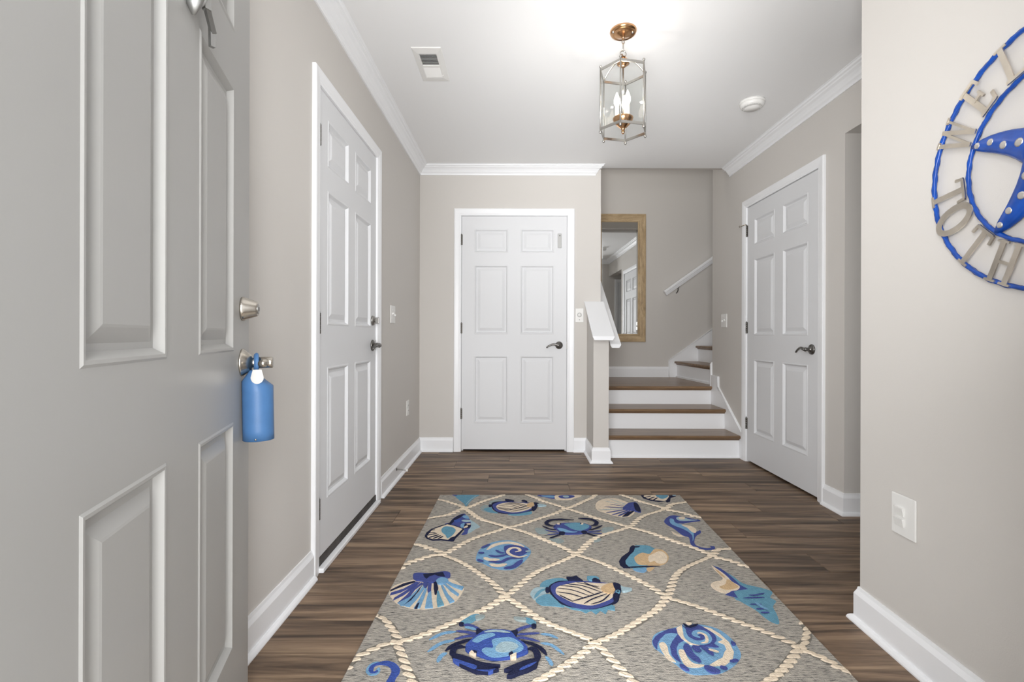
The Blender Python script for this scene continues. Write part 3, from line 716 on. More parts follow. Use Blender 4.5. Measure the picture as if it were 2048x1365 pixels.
# wall controller by the back door
kp = empty('wall_keypad', ((1158.5 - 1034) / 229.7, YB, CAMH + (671 - 631) / 229.7)); tag(kp, 'small white wall control with a round button beside the back door', 'wall control')
MB().box(-.037, .037, -.012, 0, -.062, .062, .005).build('body', M['plastic'], kp)
MB().lathe([(.020, 0), (.020, .002), (.017, .003), (.015, .0015)], Matrix.Translation((0, -.012, .004)) @ RYN, 28).build('dial', M['screenring'], kp)
MB().lathe([(.014, 0), (.013, .003), (.003, .0035)], Matrix.Translation((0, -.012, .004)) @ RYN, 24).build('button', M['plastic'], kp)
MB().lathe([(.003, 0), (.003, .001)], Matrix.Translation((0, -.012, -.038)) @ RYN, 10).build('indicator', M['dark'], kp)
# spring door stop on the left baseboard
ds = empty('spring_door_stop', (XL + .014, 3.335, .080)); tag(ds, 'small spring door stop with white tip on the left baseboard', 'door stop')
RX = Matrix.Rotation(PI / 2, 4, 'Y')
MB().lathe([(.010, 0), (.010, .003), (.006, .006)], RX, 14).build('base', M['dknickel'], ds)
pts = [Vector((.005 + .062 * i / 90, .0045 * math.cos(i * .8), .0045 * math.sin(i * .8) - .008 * (i / 90) ** 2)) for i in range(91)]
MB().tube(pts, .0012, 5).build('spring', M['nickel'], ds)
MB().lathe([(.006, 0), (.009, .002), (.009, .012), (.006, .014)], Matrix.Translation((.066, 0, -.008)) @ RX, 14).build('tip', M['plastic'], ds)

# ------------------------------------------------------------------ round metal beach sign on the foreground wall
SY, SZ = 1.072, 1.436
sg = empty('wall_sign', (fwx(SY), SY, SZ), aw - PI)      # local x towards the viewer's right, -y out of the wall
tag(sg, 'round blue rope metal sign with welcome lettering and a blue starfish', 'wall sign')
def ringpts(r, n, out): return [Vector((r * math.cos(2 * PI * i / n), -out, r * math.sin(2 * PI * i / n))) for i in range(n)]
MB().tube(ringpts(.313, 220, .012), .0058, 9, closed=True, lobes=3, twist=2 * PI * 44 / 220, depth=.22, up=Vector((0, 1, 0))).build('outer_ring', M['blue'], sg)
MB().tube(ringpts(.206, 160, .012), .0052, 9, closed=True, lobes=3, twist=2 * PI * 32 / 160, depth=.22, up=Vector((0, 1, 0))).build('inner_ring', M['blue'], sg)
def arc(cx, cy, rx, ry, a0, a1, n=18): return [(cx + rx * math.cos(math.radians(a0 + (a1 - a0) * i / n)), cy + ry * math.sin(math.radians(a0 + (a1 - a0) * i / n))) for i in range(n + 1)]
TK, TN, SF = .135, .06, .05     # thick, thin, serif thickness (letter height 1)
def S(x, y, w_=.30): return ([(x - w_ / 2, y), (x + w_ / 2, y)], SF)
GL = {
 'I': ([([(0, 0), (0, 1)], TK), S(0, .03, .42), S(0, .97, .42)], .5),
 'T': ([([(0, 0), (0, 1)], TK), S(0, .03, .42), ([(-.36, .96), (.36, .96)], .08), ([(-.36, .98), (-.40, .76)], .07), ([(.36, .98), (.40, .76)], .07)], .8),
 'L': ([([(-.2, 0), (-.2, 1)], TK), S(-.2, .97, .42), ([(-.38, .04), (.30, .04)], .08), ([(.28, .02), (.36, .28)], .08)], .75),
 'E': ([([(-.2, 0), (-.2, 1)], TK), ([(-.38, .04), (.28, .04)], .08), ([(.26, .02), (.34, .26)], .08), ([(-.38, .96), (.26, .96)], .08), ([(.25, .98), (.29, .76)], .08), ([(-.2, .5), (.12, .5)], .07), ([(.12, .38), (.12, .62)], .06)], .75),
 'H': ([([(-.27, 0), (-.27, 1)], TK), ([(.27, 0), (.27, 1)], TK), ([(-.27, .5), (.27, .5)], .07), S(-.27, .03, .40), S(.27, .03, .40), S(-.27, .97, .40), S(.27, .97, .40)], .95),
 'W': ([([(-.46, 1), (-.20, 0)], .11), ([(-.20, 0), (.02, 1)], TN), ([(.02, 1), (.22, 0)], .11), ([(.22, 0), (.44, 1)], TN), S(-.44, .97, .26), S(.44, .97, .24)], 1.1),
 'M': ([([(-.36, 0), (-.32, 1)], TN), ([(-.32, 1), (0, .05)], .17), ([(0, .05), (.32, 1)], TN), ([(.32, 1), (.36, 0)], .18), S(-.36, .03, .30), S(.37, .03, .38), S(-.36, .97, .24), S(.38, .97, .24)], 1.1),
 'A': ([([(-.36, 0), (0, 1)], TN), ([(0, 1), (.36, 0)], .18), ([(-.24, .34), (.24, .34)], .07), S(-.36, .03, .30), S(.38, .03, .36)], 1.0),
 'O': ([(arc(0, .5, .36, .47, 0, 360, 30), .15)], .95),
 'C': ([(arc(.04, .5, .38, .47, 48, 312, 24), .15), ([(.30, .98), (.31, .70)], .07)], .9),
 'B': ([([(-.24, 0), (-.24, 1)], TK), ([(-.40, .04), (.02, .04)], .08), ([(-.40, .96), (0, .96)], .08), ([(-.24, .52), (.0, .52)], .07), (arc(0, .74, .24, .22, -90, 90, 12), .13), (arc(.02, .28, .30, .24, -90, 90, 12), .14)], .85)}
def letter(ch, ang_deg, inward):
    strokes, _ = GL[ch]; hgt = .104 if ch != 'O' else .108; thk = .0028
    m = MB()
    for q, (pts, wd) in enumerate(strokes):
        P = [Vector((p[0] * hgt * .72, (p[1] - .5) * hgt)) for p in pts]; W = wd * hgt / 2; n = len(P)
        L_, R__ = [], []
        closed = (P[0] - P[-1]).length < 1e-5
        for i, p in enumerate(P):
            a_ = P[i - 1] if i > 0 else (P[-2] if closed else p); b__ = P[i + 1] if i < n - 1 else (P[1] if closed else p)
            t = (b__ - a_).normalized(); nn = Vector((-t.y, t.x))
            L_.append(p + nn * W); R__.append(p - nn * W)
        th0 = .0002 * q
        for i in range(n - 1):
            c4 = [L_[i], L_[i + 1], R__[i + 1], R__[i]]
            vs = [(v.x, -th0 - thk, v.y) for v in c4] + [(v.x, 0 + th0, v.y) for v in c4]
            m.add(vs, [(0, 1, 2, 3), (7, 6, 5, 4), (0, 4, 5, 1), (1, 5, 6, 2), (2, 6, 7, 3), (3, 7, 4, 0)])
    a = math.radians(ang_deg); rr = .262
    rot = (a - PI / 2) if not inward else (a + PI / 2)
    # rotate in the x-z plane (about -y)
    mt = Matrix.Translation((rr * math.cos(a), -.018, rr * math.sin(a))) @ Matrix.Rotation(-rot, 4, 'Y')
    m.xf(mt); m.build('letter', M['steel'], sg, recalc=False)
for ch, a in zip('WELCOME', (152, 130.5, 109, 87.5, 66, 43, 22)): letter(ch, a, False)
for ch, a in zip('TOTHEBEACH', (187, 203, 226, 247, 266, 288, 304, 320, 336, 352)): letter(ch, a, True)
# starfish
m = MB(); vs = [(0, -.040, 0)]; fs = []; NA = 5; RI = .055; RO = .205
secs = 9
st_ang = [20, -52, -124, 164, 92]
st_ang = [158, 232, 304, 16, 87]
prof_w = [.052, .043, .037, .033, .030, .026, .022, .016, .006]
for ai, a_ in enumerate(st_ang):
    a = math.radians(a_); d = Vector((math.cos(a), 0, math.sin(a))); s_ = Vector((-math.sin(a), 0, math.cos(a)))
    v0 = []; base = len(m.v)
    vv = []
    for j in range(secs):
        r = .02 + (RO - .02) * j / (secs - 1); w_ = prof_w[j]; hh = .030 * (1 - .55 * j / (secs - 1)) if j < secs - 1 else .010
        bend = s_ * (.012 * math.sin(j / (secs - 1) * PI) * (1 if ai % 2 else -1))
        for q in range(9):
            th = PI * q / 8; c = math.cos(th); sn = math.sin(th)
            vv.append(d * r + bend + s_ * (w_ * c) + Vector((0, -.010 - hh * sn ** .7 if sn > 1e-6 else -.010, 0)))
    ff = []
    for j in range(secs - 1):
        for q in range(8): ff.append((j * 9 + q, j * 9 + q + 1, (j + 1) * 9 + q + 1, (j + 1) * 9 + q))
    ff.append(tuple((secs - 1) * 9 + q for q in range(9))); ff.append(tuple(range(9)))
    m.add(vv, ff, True)
m.lathe([(.058, 0), (.058, .008), (.045, .024), (.02, .033), (.001, .035)], Matrix.Translation((0, -.010, 0)) @ RYN, 20)
sf = m.build('starfish', M['blue'], sg)
for ai, a_ in enumerate(st_ang):
    a = math.radians(a_); d = Vector((math.cos(a), 0, math.sin(a))); s_ = Vector((-math.sin(a), 0, math.cos(a)))
    for j, r in enumerate((.060, .102, .144, .182)):
        t = (r - .02) / (RO - .02); hh = .030 * (1 - .55 * t)
        bend = s_ * (.012 * math.sin(t * PI) * (1 if ai % 2 else -1)); off = s_ * (.010 if j % 2 else -.006) * (1 - t)
        c = d * r + bend + off
        MB().lathe([(.0112 - .004 * t, -.004), (.0112 - .004 * t, .0008), (.006, .0018)], Matrix.Translation((c.x, -.0095 - hh, c.z)) @ RYN, 12).build('spot', M['dot'], sf)

# ------------------------------------------------------------------ rug
# outline in plan from its visible edges; the woven motifs are raised pile patches lying on it
RT = .011
def FP(px, py, z=RT):
    """photograph pixel -> point on the rug surface"""
    dx, dy = px - 1024 , py - 682.5
    # undo the camera roll about the optical axis
    ax, ay = VX, VY
    c, s = math.cos(ROLL), math.sin(ROLL)
    u, v = px - ax, py - ay
    u, v = u * c + v * s, -u * s + v * c
    Y = F * (CAMH - z) / v
    return Vector((u / F * Y, Y))
A_, B_ = FP(880, 990), FP(1360, 991); L_, R_2 = FP(682, 1362), FP(1717, 1363)
def ext(a, b, yy): t = (yy - a.y) / (b.y - a.y); return a + (b - a) * t
YN = .78
P4 = [A_, B_, ext(B_, R_2, YN), ext(A_, L_, YN)]
rc_ = bpy.data.materials.new('rug_ground'); rc_.use_nodes = True; nt = rc_.node_tree; b = nt.nodes['Principled BSDF']; b.inputs['Roughness'].default_value = .95; b.inputs['Specular IOR Level'].default_value = .15
tc = nt.nodes.new('ShaderNodeTexCoord'); mp = nt.nodes.new('ShaderNodeMapping'); mp.inputs['Scale'].default_value = (20, 150, 1)
n1 = nt.nodes.new('ShaderNodeTexNoise'); n1.inputs['Scale'].default_value = 1.6; n1.inputs['Detail'].default_value = 4; n1.inputs['Roughness'].default_value = .7
nt.links.new(tc.outputs['Object'], mp.inputs[0]); nt.links.new(mp.outputs[0], n1.inputs['Vector'])
r = nt.nodes.new('ShaderNodeValToRGB'); e = r.color_ramp.elements; e[0].position = .37; e[1].position = .60
e[0].color = (*lin((78, 78, 76)), 1); e[1].color = (*lin((184, 177, 166)), 1); em = e.new(.45); em.color = (*lin((152, 148, 141)), 1)
nt.links.new(n1.outputs[0], r.inputs[0]); nt.links.new(r.outputs[0], b.inputs['Base Color'])
def pile(nt, b, sc_=210, st=.9):
    tc = nt.nodes.new('ShaderNodeTexCoord'); v = nt.nodes.new('ShaderNodeTexVoronoi'); v.inputs['Scale'].default_value = sc_
    nt.links.new(tc.outputs['Object'], v.inputs['Vector']); bp = nt.nodes.new('ShaderNodeBump'); bp.inputs['Strength'].default_value = st; bp.inputs['Distance'].default_value = .002; bp.invert = True
    nt.links.new(v.outputs['Distance'], bp.inputs['Height']); nt.links.new(bp.outputs[0], b.inputs['Normal'])
pile(nt, b)
M['rug'] = rc_
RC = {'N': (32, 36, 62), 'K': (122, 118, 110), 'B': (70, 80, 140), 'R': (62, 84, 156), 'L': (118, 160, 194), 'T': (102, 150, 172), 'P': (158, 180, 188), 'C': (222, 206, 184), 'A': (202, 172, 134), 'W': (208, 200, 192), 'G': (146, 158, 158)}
RM = []; RK = list(RC)
for k_ in RK:
    mm = mat('rug_yarn_' + {'N': 'navy', 'B': 'blue', 'R': 'royal', 'L': 'light_blue', 'T': 'teal', 'P': 'pale_blue', 'C': 'cream', 'A': 'tan', 'W': 'white', 'G': 'mist', 'K': 'shadow_grey'}[k_], RC[k_], .95, spec=.15, vary=.10, vscale=60)
    pile(mm.node_tree, mm.node_tree.nodes['Principled BSDF']); RM.append(mm)
ctr = (P4[0] + P4[1] + P4[2] + P4[3]) / 4
rug = MB()
def rr_poly(P, ins): 
    c = sum(P, Vector((0, 0))) / 4; return [p + (c - p).normalized() * ins * 1.4 for p in P]
o1 = P4; o2_ = rr_poly(P4, .004)
vs = [(p.x - ctr.x, p.y - ctr.y, .001) for p in o1] + [(p.x - ctr.x, p.y - ctr.y, RT - .003) for p in o1] + [(p.x - ctr.x, p.y - ctr.y, RT) for p in o2_]
fs = [(0, 1, 2, 3), (8, 9, 10, 11)] + [(i, (i + 1) % 4, 4 + (i + 1) % 4, 4 + i) for i in range(4)] + [(4 + i, 4 + (i + 1) % 4, 8 + (i + 1) % 4, 8 + i) for i in range(4)]
rug.add(vs, fs); rugr = empty('area_rug', (ctr.x, ctr.y, 0)); tag(rugr, 'grey hooked rug with rope lattice and blue sea life on the plank floor', 'rug')
rug.build('rug_ground', M['rug'], rugr)

def inside(p):   # inside rug outline
    n = 4
    for i in range(4):
        a, b = P4[i], P4[(i + 1) % 4]; e_ = b - a
        if e_.x * (p.y - a.y) - e_.y * (p.x - a.x) > 0.0: return False
    return True
def clip_poly(pts, mar=.002):
    out = pts
    for i in range(4):
        a, b = P4[i], P4[(i + 1) % 4]; e_ = (b - a).normalized(); nrm = Vector((e_.y, -e_.x))   # inward for clockwise outline
        def d(p): return (p - a).dot(nrm) - mar
        res = []
        for j in range(len(out)):
            p, q = out[j], out[(j + 1) % len(out)]; dp, dq = d(p), d(q)
            if dp >= 0: res.append(p)
            if (dp >= 0) != (dq >= 0): res.append(p + (q - p) * (dp / (dp - dq)))
        out = res
        if len(out) < 3: return []
    return out
def smooth_closed(P, k=4):
    n = len(P); out = []
    for i in range(n):
        p0, p1, p2, p3 = P[i - 1], P[i], P[(i + 1) % n], P[(i + 2) % n]
        for j in range(k):
            t = j / k; t2, t3 = t * t, t * t * t
            out.append(.5 * ((2 * p1) + (p2 - p0) * t + (2 * p0 - 5 * p1 + 4 * p2 - p3) * t2 + (3 * p1 - p0 - 3 * p2 + p3) * t3))
    return out
def smooth_open(P, k=5):
    if len(P) < 3: return P
    Q = [P[0] * 2 - P[1]] + P + [P[-1] * 2 - P[-2]]; out = []
    for i in range(1, len(Q) - 2):
        p0, p1, p2, p3 = Q[i - 1], Q[i], Q[i + 1], Q[i + 2]
        for j in range(k):
            t = j / k; t2, t3 = t * t, t * t * t
            out.append(.5 * ((2 * p1) + (p2 - p0) * t + (2 * p0 - 5 * p1 + 4 * p2 - p3) * t2 + (3 * p1 - p0 - 3 * p2 + p3) * t3))
    return out + [P[-1]]
def stroke_poly(P, w_, taper=True):
    if len(P) == 2: P = [P[0] + (P[1] - P[0]) * j / 8 for j in range(9)]
    P = smooth_open(P); n = len(P); L__, R__ = [], []
    for i, p in enumerate(P):
        t = (P[min(n - 1, i + 1)] - P[max(0, i - 1)]); t = t.normalized() if t.length > 1e-7 else Vector((1, 0)); nn = Vector((-t.y, t.x))
        k = (.35 + .65 * min(1, min(i, n - 1 - i) / max(1, n * .18))) if taper else 1
        L__.append(p + nn * w_ / 2 * k); R__.append(p - nn * w_ / 2 * k)
    return L__, R__
def motif(name, label, ox, oy, sc_, items):
    m = MB(); zc = RT + .0008
    for li, it in enumerate(items):
        col = it[0]; m.cur = RK.index(col); z1 = zc + .00035 * li
        polys = []
        if it[1] == 's':
            P = [FP(ox + a / sc_, oy + b / sc_) for a, b in it[3]]; L__, R__ = stroke_poly(P, it[2])
            for i in range(len(L__) - 1): polys.append([L__[i], L__[i + 1], R__[i + 1], R__[i]])
        elif it[1] == 'e':
            cx, cy, rx, ry = it[2]
            polys = [[FP(ox + (cx + rx * math.cos(2 * PI * i / 16)) / sc_, oy + (cy + ry * math.sin(2 * PI * i / 16)) / sc_) for i in range(16)]]
        else:
            P = [FP(ox + a / sc_, oy + b / sc_) for a, b in it[2]]
            polys = [smooth_closed(P) if it[1] == 'p' else P]
        for P in polys:
            P = clip_poly(P, .004)
            if len(P) < 3: continue
            bm = bmesh.new()
            try:
                hi = [bm.verts.new((p.x - ctr.x, p.y - ctr.y, z1)) for p in P]
                f = bm.faces.new(hi)
                if f.normal.z < 0 or True:
                    bm.normal_update()
                    if f.normal.z < 0: f.normal_flip()
                if it[1] != 's':
                    lo = [bm.verts.new((p.x - ctr.x, p.y - ctr.y, RT - .0005)) for p in P]
                    for i in range(len(P)): j = (i + 1) % len(P); bm.faces.new([hi[i], hi[j], lo[j], lo[i]])
                bmesh.ops.triangulate(bm, faces=[f for f in bm.faces if len(f.verts) > 4])
                bm.verts.index_update(); m.add([v.co.copy() for v in bm.verts], [[v.index for v in ff.verts] for ff in bm.faces])
            except Exception: pass
            bm.free()
    o = m.build(name, RM, rugr, recalc=False); o['label'] = label; return o

def p(col, *pts): return (col, 'p', pts)
def q(col, *pts): return (col, 'q', pts)
def s(col, w_, *pts): return (col, 's', w_, pts)
def e(col, *c4): return (col, 'e', c4)
motif('shell_motif', 'teal shell tip woven at the far left end', 840, 980, 7.877, [
 p('T', (540, 72), (740, 70), (940, 75), (860, 130), (780, 200), (730, 262), (680, 210), (600, 150)), p('B', (500, 75), (590, 72), (575, 98), (530, 95)),
 s('P', .006, (720, 240), (800, 160), (900, 90))])
motif('fish_motif', 'blue fish with cream stripes near the far end', 840, 980, 7.877, [
 p('G', (950, 290), (1000, 250), (1090, 240), (1100, 190), (1250, 160), (1290, 190), (1150, 230), (1140, 330), (1230, 375), (1100, 365), (990, 340)),
 p('T', (1000, 310), (1120, 280), (1150, 330), (1230, 372), (1100, 362)),
 p('T', (1400, 388), (1700, 350), (1760, 350), (1740, 390), (1560, 410), (1430, 405)),
 p('N', (1125, 230), (1160, 200), (1250, 190), (1400, 185), (1450, 200), (1650, 205), (1790, 215), (1850, 240), (1830, 300), (1720, 345), (1560, 380), (1400, 388), (1250, 370), (1170, 330), (1130, 280)),
 p('B', (1150, 240), (1250, 198), (1400, 192), (1600, 208), (1780, 222), (1810, 280), (1700, 345), (1500, 382), (1350, 378), (1220, 352), (1160, 300)),
 p('C', (1200, 270), (1260, 230), (1400, 205), (1560, 212), (1690, 225), (1780, 215), (1800, 260), (1730, 310), (1600, 350), (1450, 365), (1340, 345), (1240, 320)),
 s('N', .006, (1240, 255), (1400, 270), (1560, 300)), s('N', .006, (1270, 235), (1450, 250), (1600, 295)), s('N', .006, (1330, 222), (1500, 235), (1660, 280)),
 s('N', .006, (1210, 285), (1300, 300), (1460, 320)), s('N', .006, (1400, 210), (1560, 230), (1700, 270)), s('N', .006, (1230, 308), (1390, 330)),
 s('N', .007, (1330, 345), (1560, 300), (1690, 272)), s('N', .006, (1430, 358), (1620, 320), (1740, 285)),
 p('A', (1690, 240), (1750, 215), (1800, 225), (1790, 260), (1740, 285), (1690, 270)),
 p('N', (1790, 215), (1870, 225), (1865, 260), (1820, 262)), p('N', (1760, 290), (1840, 275), (1820, 320), (1780, 340)),
 p('N', (1340, 165), (1380, 165), (1480, 185), (1380, 198)), p('N', (1600, 185), (1650, 180), (1690, 202)), p('P', (1860, 240), (1990, 262), (1870, 275)), e('N', 1105, 265, 24, 14)])
motif('fish_motif', 'blue fish with cream stripes in the middle of the rug', 940, 1070, 4.876, [
 p('T', (690, 480), (760, 440), (880, 425), (960, 450), (850, 470), (780, 500), (770, 540), (690, 530)),
 p('P', (590, 570), (640, 520), (740, 520), (745, 560), (720, 600), (640, 640), (600, 610)), s('T', .014, (630, 620), (680, 560), (740, 530)),
 p('T', (640, 640), (720, 590), (790, 590), (870, 670), (920, 710), (800, 700), (690, 690)),
 q('T', (900, 690), (1050, 725), (1200, 730), (1380, 690), (1410, 700), (1415, 745), (1345, 735), (1325, 778), (1270, 745), (1230, 782), (1180, 745), (1130, 770), (1080, 745), (1000, 735)),
 p('N', (770, 510), (830, 470), (900, 455), (1100, 465), (1250, 480), (1390, 485), (1440, 490), (1475, 540), (1460, 600), (1440, 660), (1350, 700), (1200, 735), (1050, 725), (930, 700), (840, 640), (780, 570)),
 p('B', (790, 510), (880, 468), (1100, 458), (1380, 488), (1420, 560), (1410, 650), (1300, 708), (1150, 736), (1020, 720), (900, 670), (810, 590)),
 p('C', (850, 520), (950, 490), (1060, 472), (1280, 482), (1400, 490), (1410, 560), (1390, 620), (1320, 660), (1200, 697), (1090, 690), (990, 665), (900, 620), (840, 580)),
 s('N', .006, (850, 530), (1000, 550), (1180, 612)), s('N', .006, (870, 505), (1050, 525), (1230, 600)), s('N', .006, (940, 490), (1100, 510), (1290, 575)),
 s('N', .005, (1040, 478), (1150, 500), (1280, 545)), s('N', .006, (845, 570), (980, 590), (1110, 630)), s('N', .006, (870, 600), (940, 635), (1000, 662)),
 s('N', .007, (990, 667), (1180, 610), (1300, 570)), s('N', .006, (1110, 690), (1200, 640), (1340, 590)), s('N', .006, (1180, 695), (1290, 660), (1370, 590)), s('N', .005, (1100, 475), (1180, 510), (1260, 525)),
 p('A', (1280, 530), (1330, 500), (1390, 490), (1420, 540), (1390, 585), (1340, 585), (1290, 560)),
 p('N', (1395, 487), (1450, 495), (1478, 530), (1460, 565), (1415, 550)), p('N', (1395, 600), (1440, 590), (1447, 650), (1410, 667)), e('T', 1442, 572, 24, 13), e('N', 1442, 572, 12, 6),
 p('P', (1470, 518), (1500, 530), (1580, 545), (1490, 570)), q('N', (940, 430), (1000, 432), (1035, 418), (1060, 440), (1100, 464), (960, 457)),
 p('T', (1140, 430), (1220, 425), (1260, 450), (1180, 465)), p('N', (1190, 465), (1220, 445), (1272, 474)), e('N', 755, 553, 20, 18)])
motif('snail_shell_motif', 'blue whelk beside a fanned shell at the far left', 840, 980, 7.877, [
 p('P', (760, 470), (830, 500), (890, 540), (945, 590), (870, 625), (800, 675), (730, 690), (720, 600)),
 p('B', (400, 550), (470, 520), (520, 460), (600, 410), (700, 380), (740, 430), (790, 480), (800, 540), (800, 590), (760, 640), (740, 700), (650, 712), (690, 630)),
 q('N', (400, 555), (470, 520), (500, 480), (600, 410), (705, 382), (640, 440), (560, 480), (490, 550)),
 p('L', (670, 420), (740, 410), (775, 460), (700, 452)), p('P', (650, 490), (740, 480), (822, 500), (720, 515)), p('R', (540, 490), (640, 470), (650, 500), (560, 520)), p('L', (640, 560), (700, 530), (690, 590), (650, 605)),
 p('N', (700, 560), (760, 535), (800, 560), (780, 605), (700, 612)), p('C', (735, 545), (790, 540), (795, 560), (745, 560)), p('C', (690, 600), (745, 575), (750, 600), (700, 612)),
 q('N', (75, 740), (100, 690), (180, 630), (320, 580), (430, 550), (540, 572), (692, 628), (620, 712), (560, 770), (530, 818), (450, 815), (330, 802), (200, 807), (110, 778)),
 q('C', (112, 740), (200, 640), (430, 560), (530, 582), (670, 632), (600, 700), (540, 757), (440, 803), (330, 790), (200, 795), (122, 768)),
 s('N', .009, (110, 700), (250, 690)), s('N', .010, (105, 738), (270, 705)), s('N', .011, (135, 775), (300, 725)), s('N', .011, (200, 793), (330, 740)), s('N', .010, (280, 795), (365, 755)), s('N', .007, (150, 655), (240, 650)),
 p('T', (340, 640), (400, 600), (500, 610), (560, 650), (540, 700), (490, 750), (430, 780), (400, 730), (350, 690)), q('N', (450, 812), (480, 780), (560, 755), (530, 815))])
motif('nautilus_motif', 'edge of a spiral shell cut by the far end', 1060, 980, 5.69, [
 p('B', (80, 66), (180, 60), (290, 64), (285, 105), (180, 90)), p('L', (130, 70), (270, 72), (265, 92), (180, 85)),
 p('C', (280, 90), (310, 66), (560, 62), (578, 80), (500, 100), (460, 117), (350, 120), (300, 115)), p('B', (325, 75), (400, 64), (490, 68), (505, 85), (440, 102), (350, 100)), p('P', (375, 75), (430, 72), (442, 90), (390, 93))])
motif('scallop_motif', 'cream scallop with blue hinge pointing right', 1060, 980, 5.69, [
 p('C', (745, 190), (765, 140), (830, 110), (900, 100), (1000, 105), (1140, 165), (1190, 250), (1150, 300), (1080, 313), (960, 300), (850, 265), (770, 235)),
 s('P', .006, (1120, 190), (830, 125)), s('P', .006, (1120, 180), (900, 105)), s('B', .007, (1130, 200), (900, 168)), s('B', .009, (1130, 212), (850, 200)), s('P', .008, (1130, 218), (780, 235)),
 s('B', .011, (1120, 225), (865, 268)), s('B', .011, (1130, 235), (930, 295)), s('B', .012, (1140, 245), (1000, 308)), q('N', (1050, 312), (1110, 262), (1190, 245), (1110, 307)),
 p('B', (1120, 160), (1200, 150), (1240, 190), (1262, 262), (1190, 250), (1060, 225), (1080, 190)), p('N', (1180, 158), (1232, 180), (1258, 258), (1200, 240))])
motif('scallop_motif', 'dark edged scallop cut by the far right end', 1060, 980, 5.69, [
 q('N', (1258, 64), (1300, 62), (1600, 66), (1640, 64), (1662, 76), (1600, 95), (1595, 137), (1560, 147), (1540, 132), (1470, 142), (1380, 130), (1290, 100)),
 p('C', (1300, 68), (1440, 60), (1575, 68), (1560, 110), (1530, 130), (1470, 125), (1400, 118), (1320, 95)), p('T', (1430, 65), (1565, 65), (1550, 95), (1490, 105)),
 s('N', .010, (1290, 95), (1380, 75)), s('N', .010, (1340, 115), (1420, 85)), s('N', .010, (1400, 128), (1450, 95)), e('P', 1640, 66, 20, 6)])
motif('crab_motif', 'teal blue crab with claws towards the far end', 1060, 980, 5.69, [
 p('G', (215, 565), (330, 555), (390, 590), (330, 612), (240, 590)), p('G', (720, 560), (810, 560), (790, 590), (720, 600)), p('G', (60, 440), (180, 450), (200, 500), (90, 500)), p('G', (830, 440), (950, 430), (920, 500), (830, 490)),
 s('N', .013, (310, 465), (220, 450), (140, 415)), s('B', .012, (330, 490), (240, 480), (170, 460)), s('B', .012, (350, 500), (260, 515), (190, 518)), s('N', .013, (370, 510), (280, 540), (220, 562)),
 s('N', .013, (660, 465), (740, 450), (825, 412)), s('B', .012, (650, 485), (740, 480), (810, 472)), s('B', .012, (640, 495), (740, 505), (820, 508)), s('N', .013, (620, 495), (720, 530), (812, 552)),
 p('B', (265, 425), (330, 395), (430, 386), (560, 386), (640, 400), (700, 430), (670, 462), (600, 505), (500, 514), (400, 514), (310, 470)),
 p('T', (390, 405), (470, 390), (560, 388), (650, 408), (675, 432), (640, 460), (560, 478), (470, 455), (430, 430)), p('L', (310, 450), (380, 455), (470, 485), (540, 490), (480, 500), (360, 488)),
 s('N', .022, (290, 430), (205, 412), (188, 385), (240, 357), (360, 350), (500, 356)), s('N', .022, (690, 425), (745, 412), (755, 380), (700, 352), (620, 342), (545, 338)),
 e('N', 365, 505, 36, 15), e('N', 615, 495, 32, 14), e('C', 325, 402, 18, 7), e('C', 590, 402, 18, 7), e('N', 345, 403, 8, 5), e('N', 578, 402, 8, 5)])
motif('seahorse_motif', 'blue seahorse near the right edge', 1310, 1010, 5.459, [
 q('C', (180, 290), (220, 310), (300, 340), (330, 352), (260, 350), (200, 322)),
 p('B', (100, 180), (150, 130), (210, 118), (270, 130), (380, 150), (470, 165), (492, 180), (400, 192), (300, 207), (250, 205), (330, 230), (430, 260), (462, 295), (490, 280), (500, 310), (445, 350), (430, 420), (470, 458), (560, 478), (615, 473), (600, 458), (650, 460), (645, 490), (560, 497), (460, 482), (390, 432), (370, 360), (300, 335), (200, 260), (130, 220)),
 p('L', (160, 160), (200, 160), (225, 200), (330, 232), (410, 290), (425, 350), (412, 400), (400, 330), (310, 270), (180, 215)),
 p('C', (290, 225), (400, 240), (452, 280), (440, 312), (400, 300), (350, 255)), p('P', (240, 140), (300, 140), (380, 165), (460, 172), (300, 180), (240, 165)), p('C', (260, 142), (320, 140), (320, 165), (270, 162))])
motif('nautilus_motif', 'light blue spiral shell on the left half', 940, 1070, 4.876, [
 p('L', (60, 220), (90, 150), (180, 90), (300, 60), (420, 62), (520, 100), (595, 160), (560, 230), (500, 290), (430, 337), (340, 347), (220, 327), (120, 280), (65, 260)),
 s('C', .026, (165, 150), (250, 100), (380, 80), (480, 105), (540, 150)), s('C', .024, (135, 225), (190, 247), (290, 245)), s('C', .026, (190, 290), (270, 307), (360, 290)),
 s('B', .018, (180, 205), (260, 217), (370, 197)), s('B', .020, (180, 265), (300, 272), (380, 237), (520, 232)), s('B', .026, (330, 335), (430, 315), (510, 250)), s('B', .014, (250, 155), (300, 182), (340, 185)),
 p('B', (335, 120), (430, 108), (510, 125), (570, 150), (540, 190), (480, 212), (400, 210), (350, 195)),
 s('C', .016, (560, 210), (480, 227), (400, 207), (368, 175), (400, 140), (460, 138), (488, 163), (440, 178)),
 s('B', .018, (80, 185), (140, 187)), s('B', .018, (70, 252), (130, 272)), s('B', .016, (110, 140), (195, 102)), s('P', .014, (540, 175), (590, 170))])
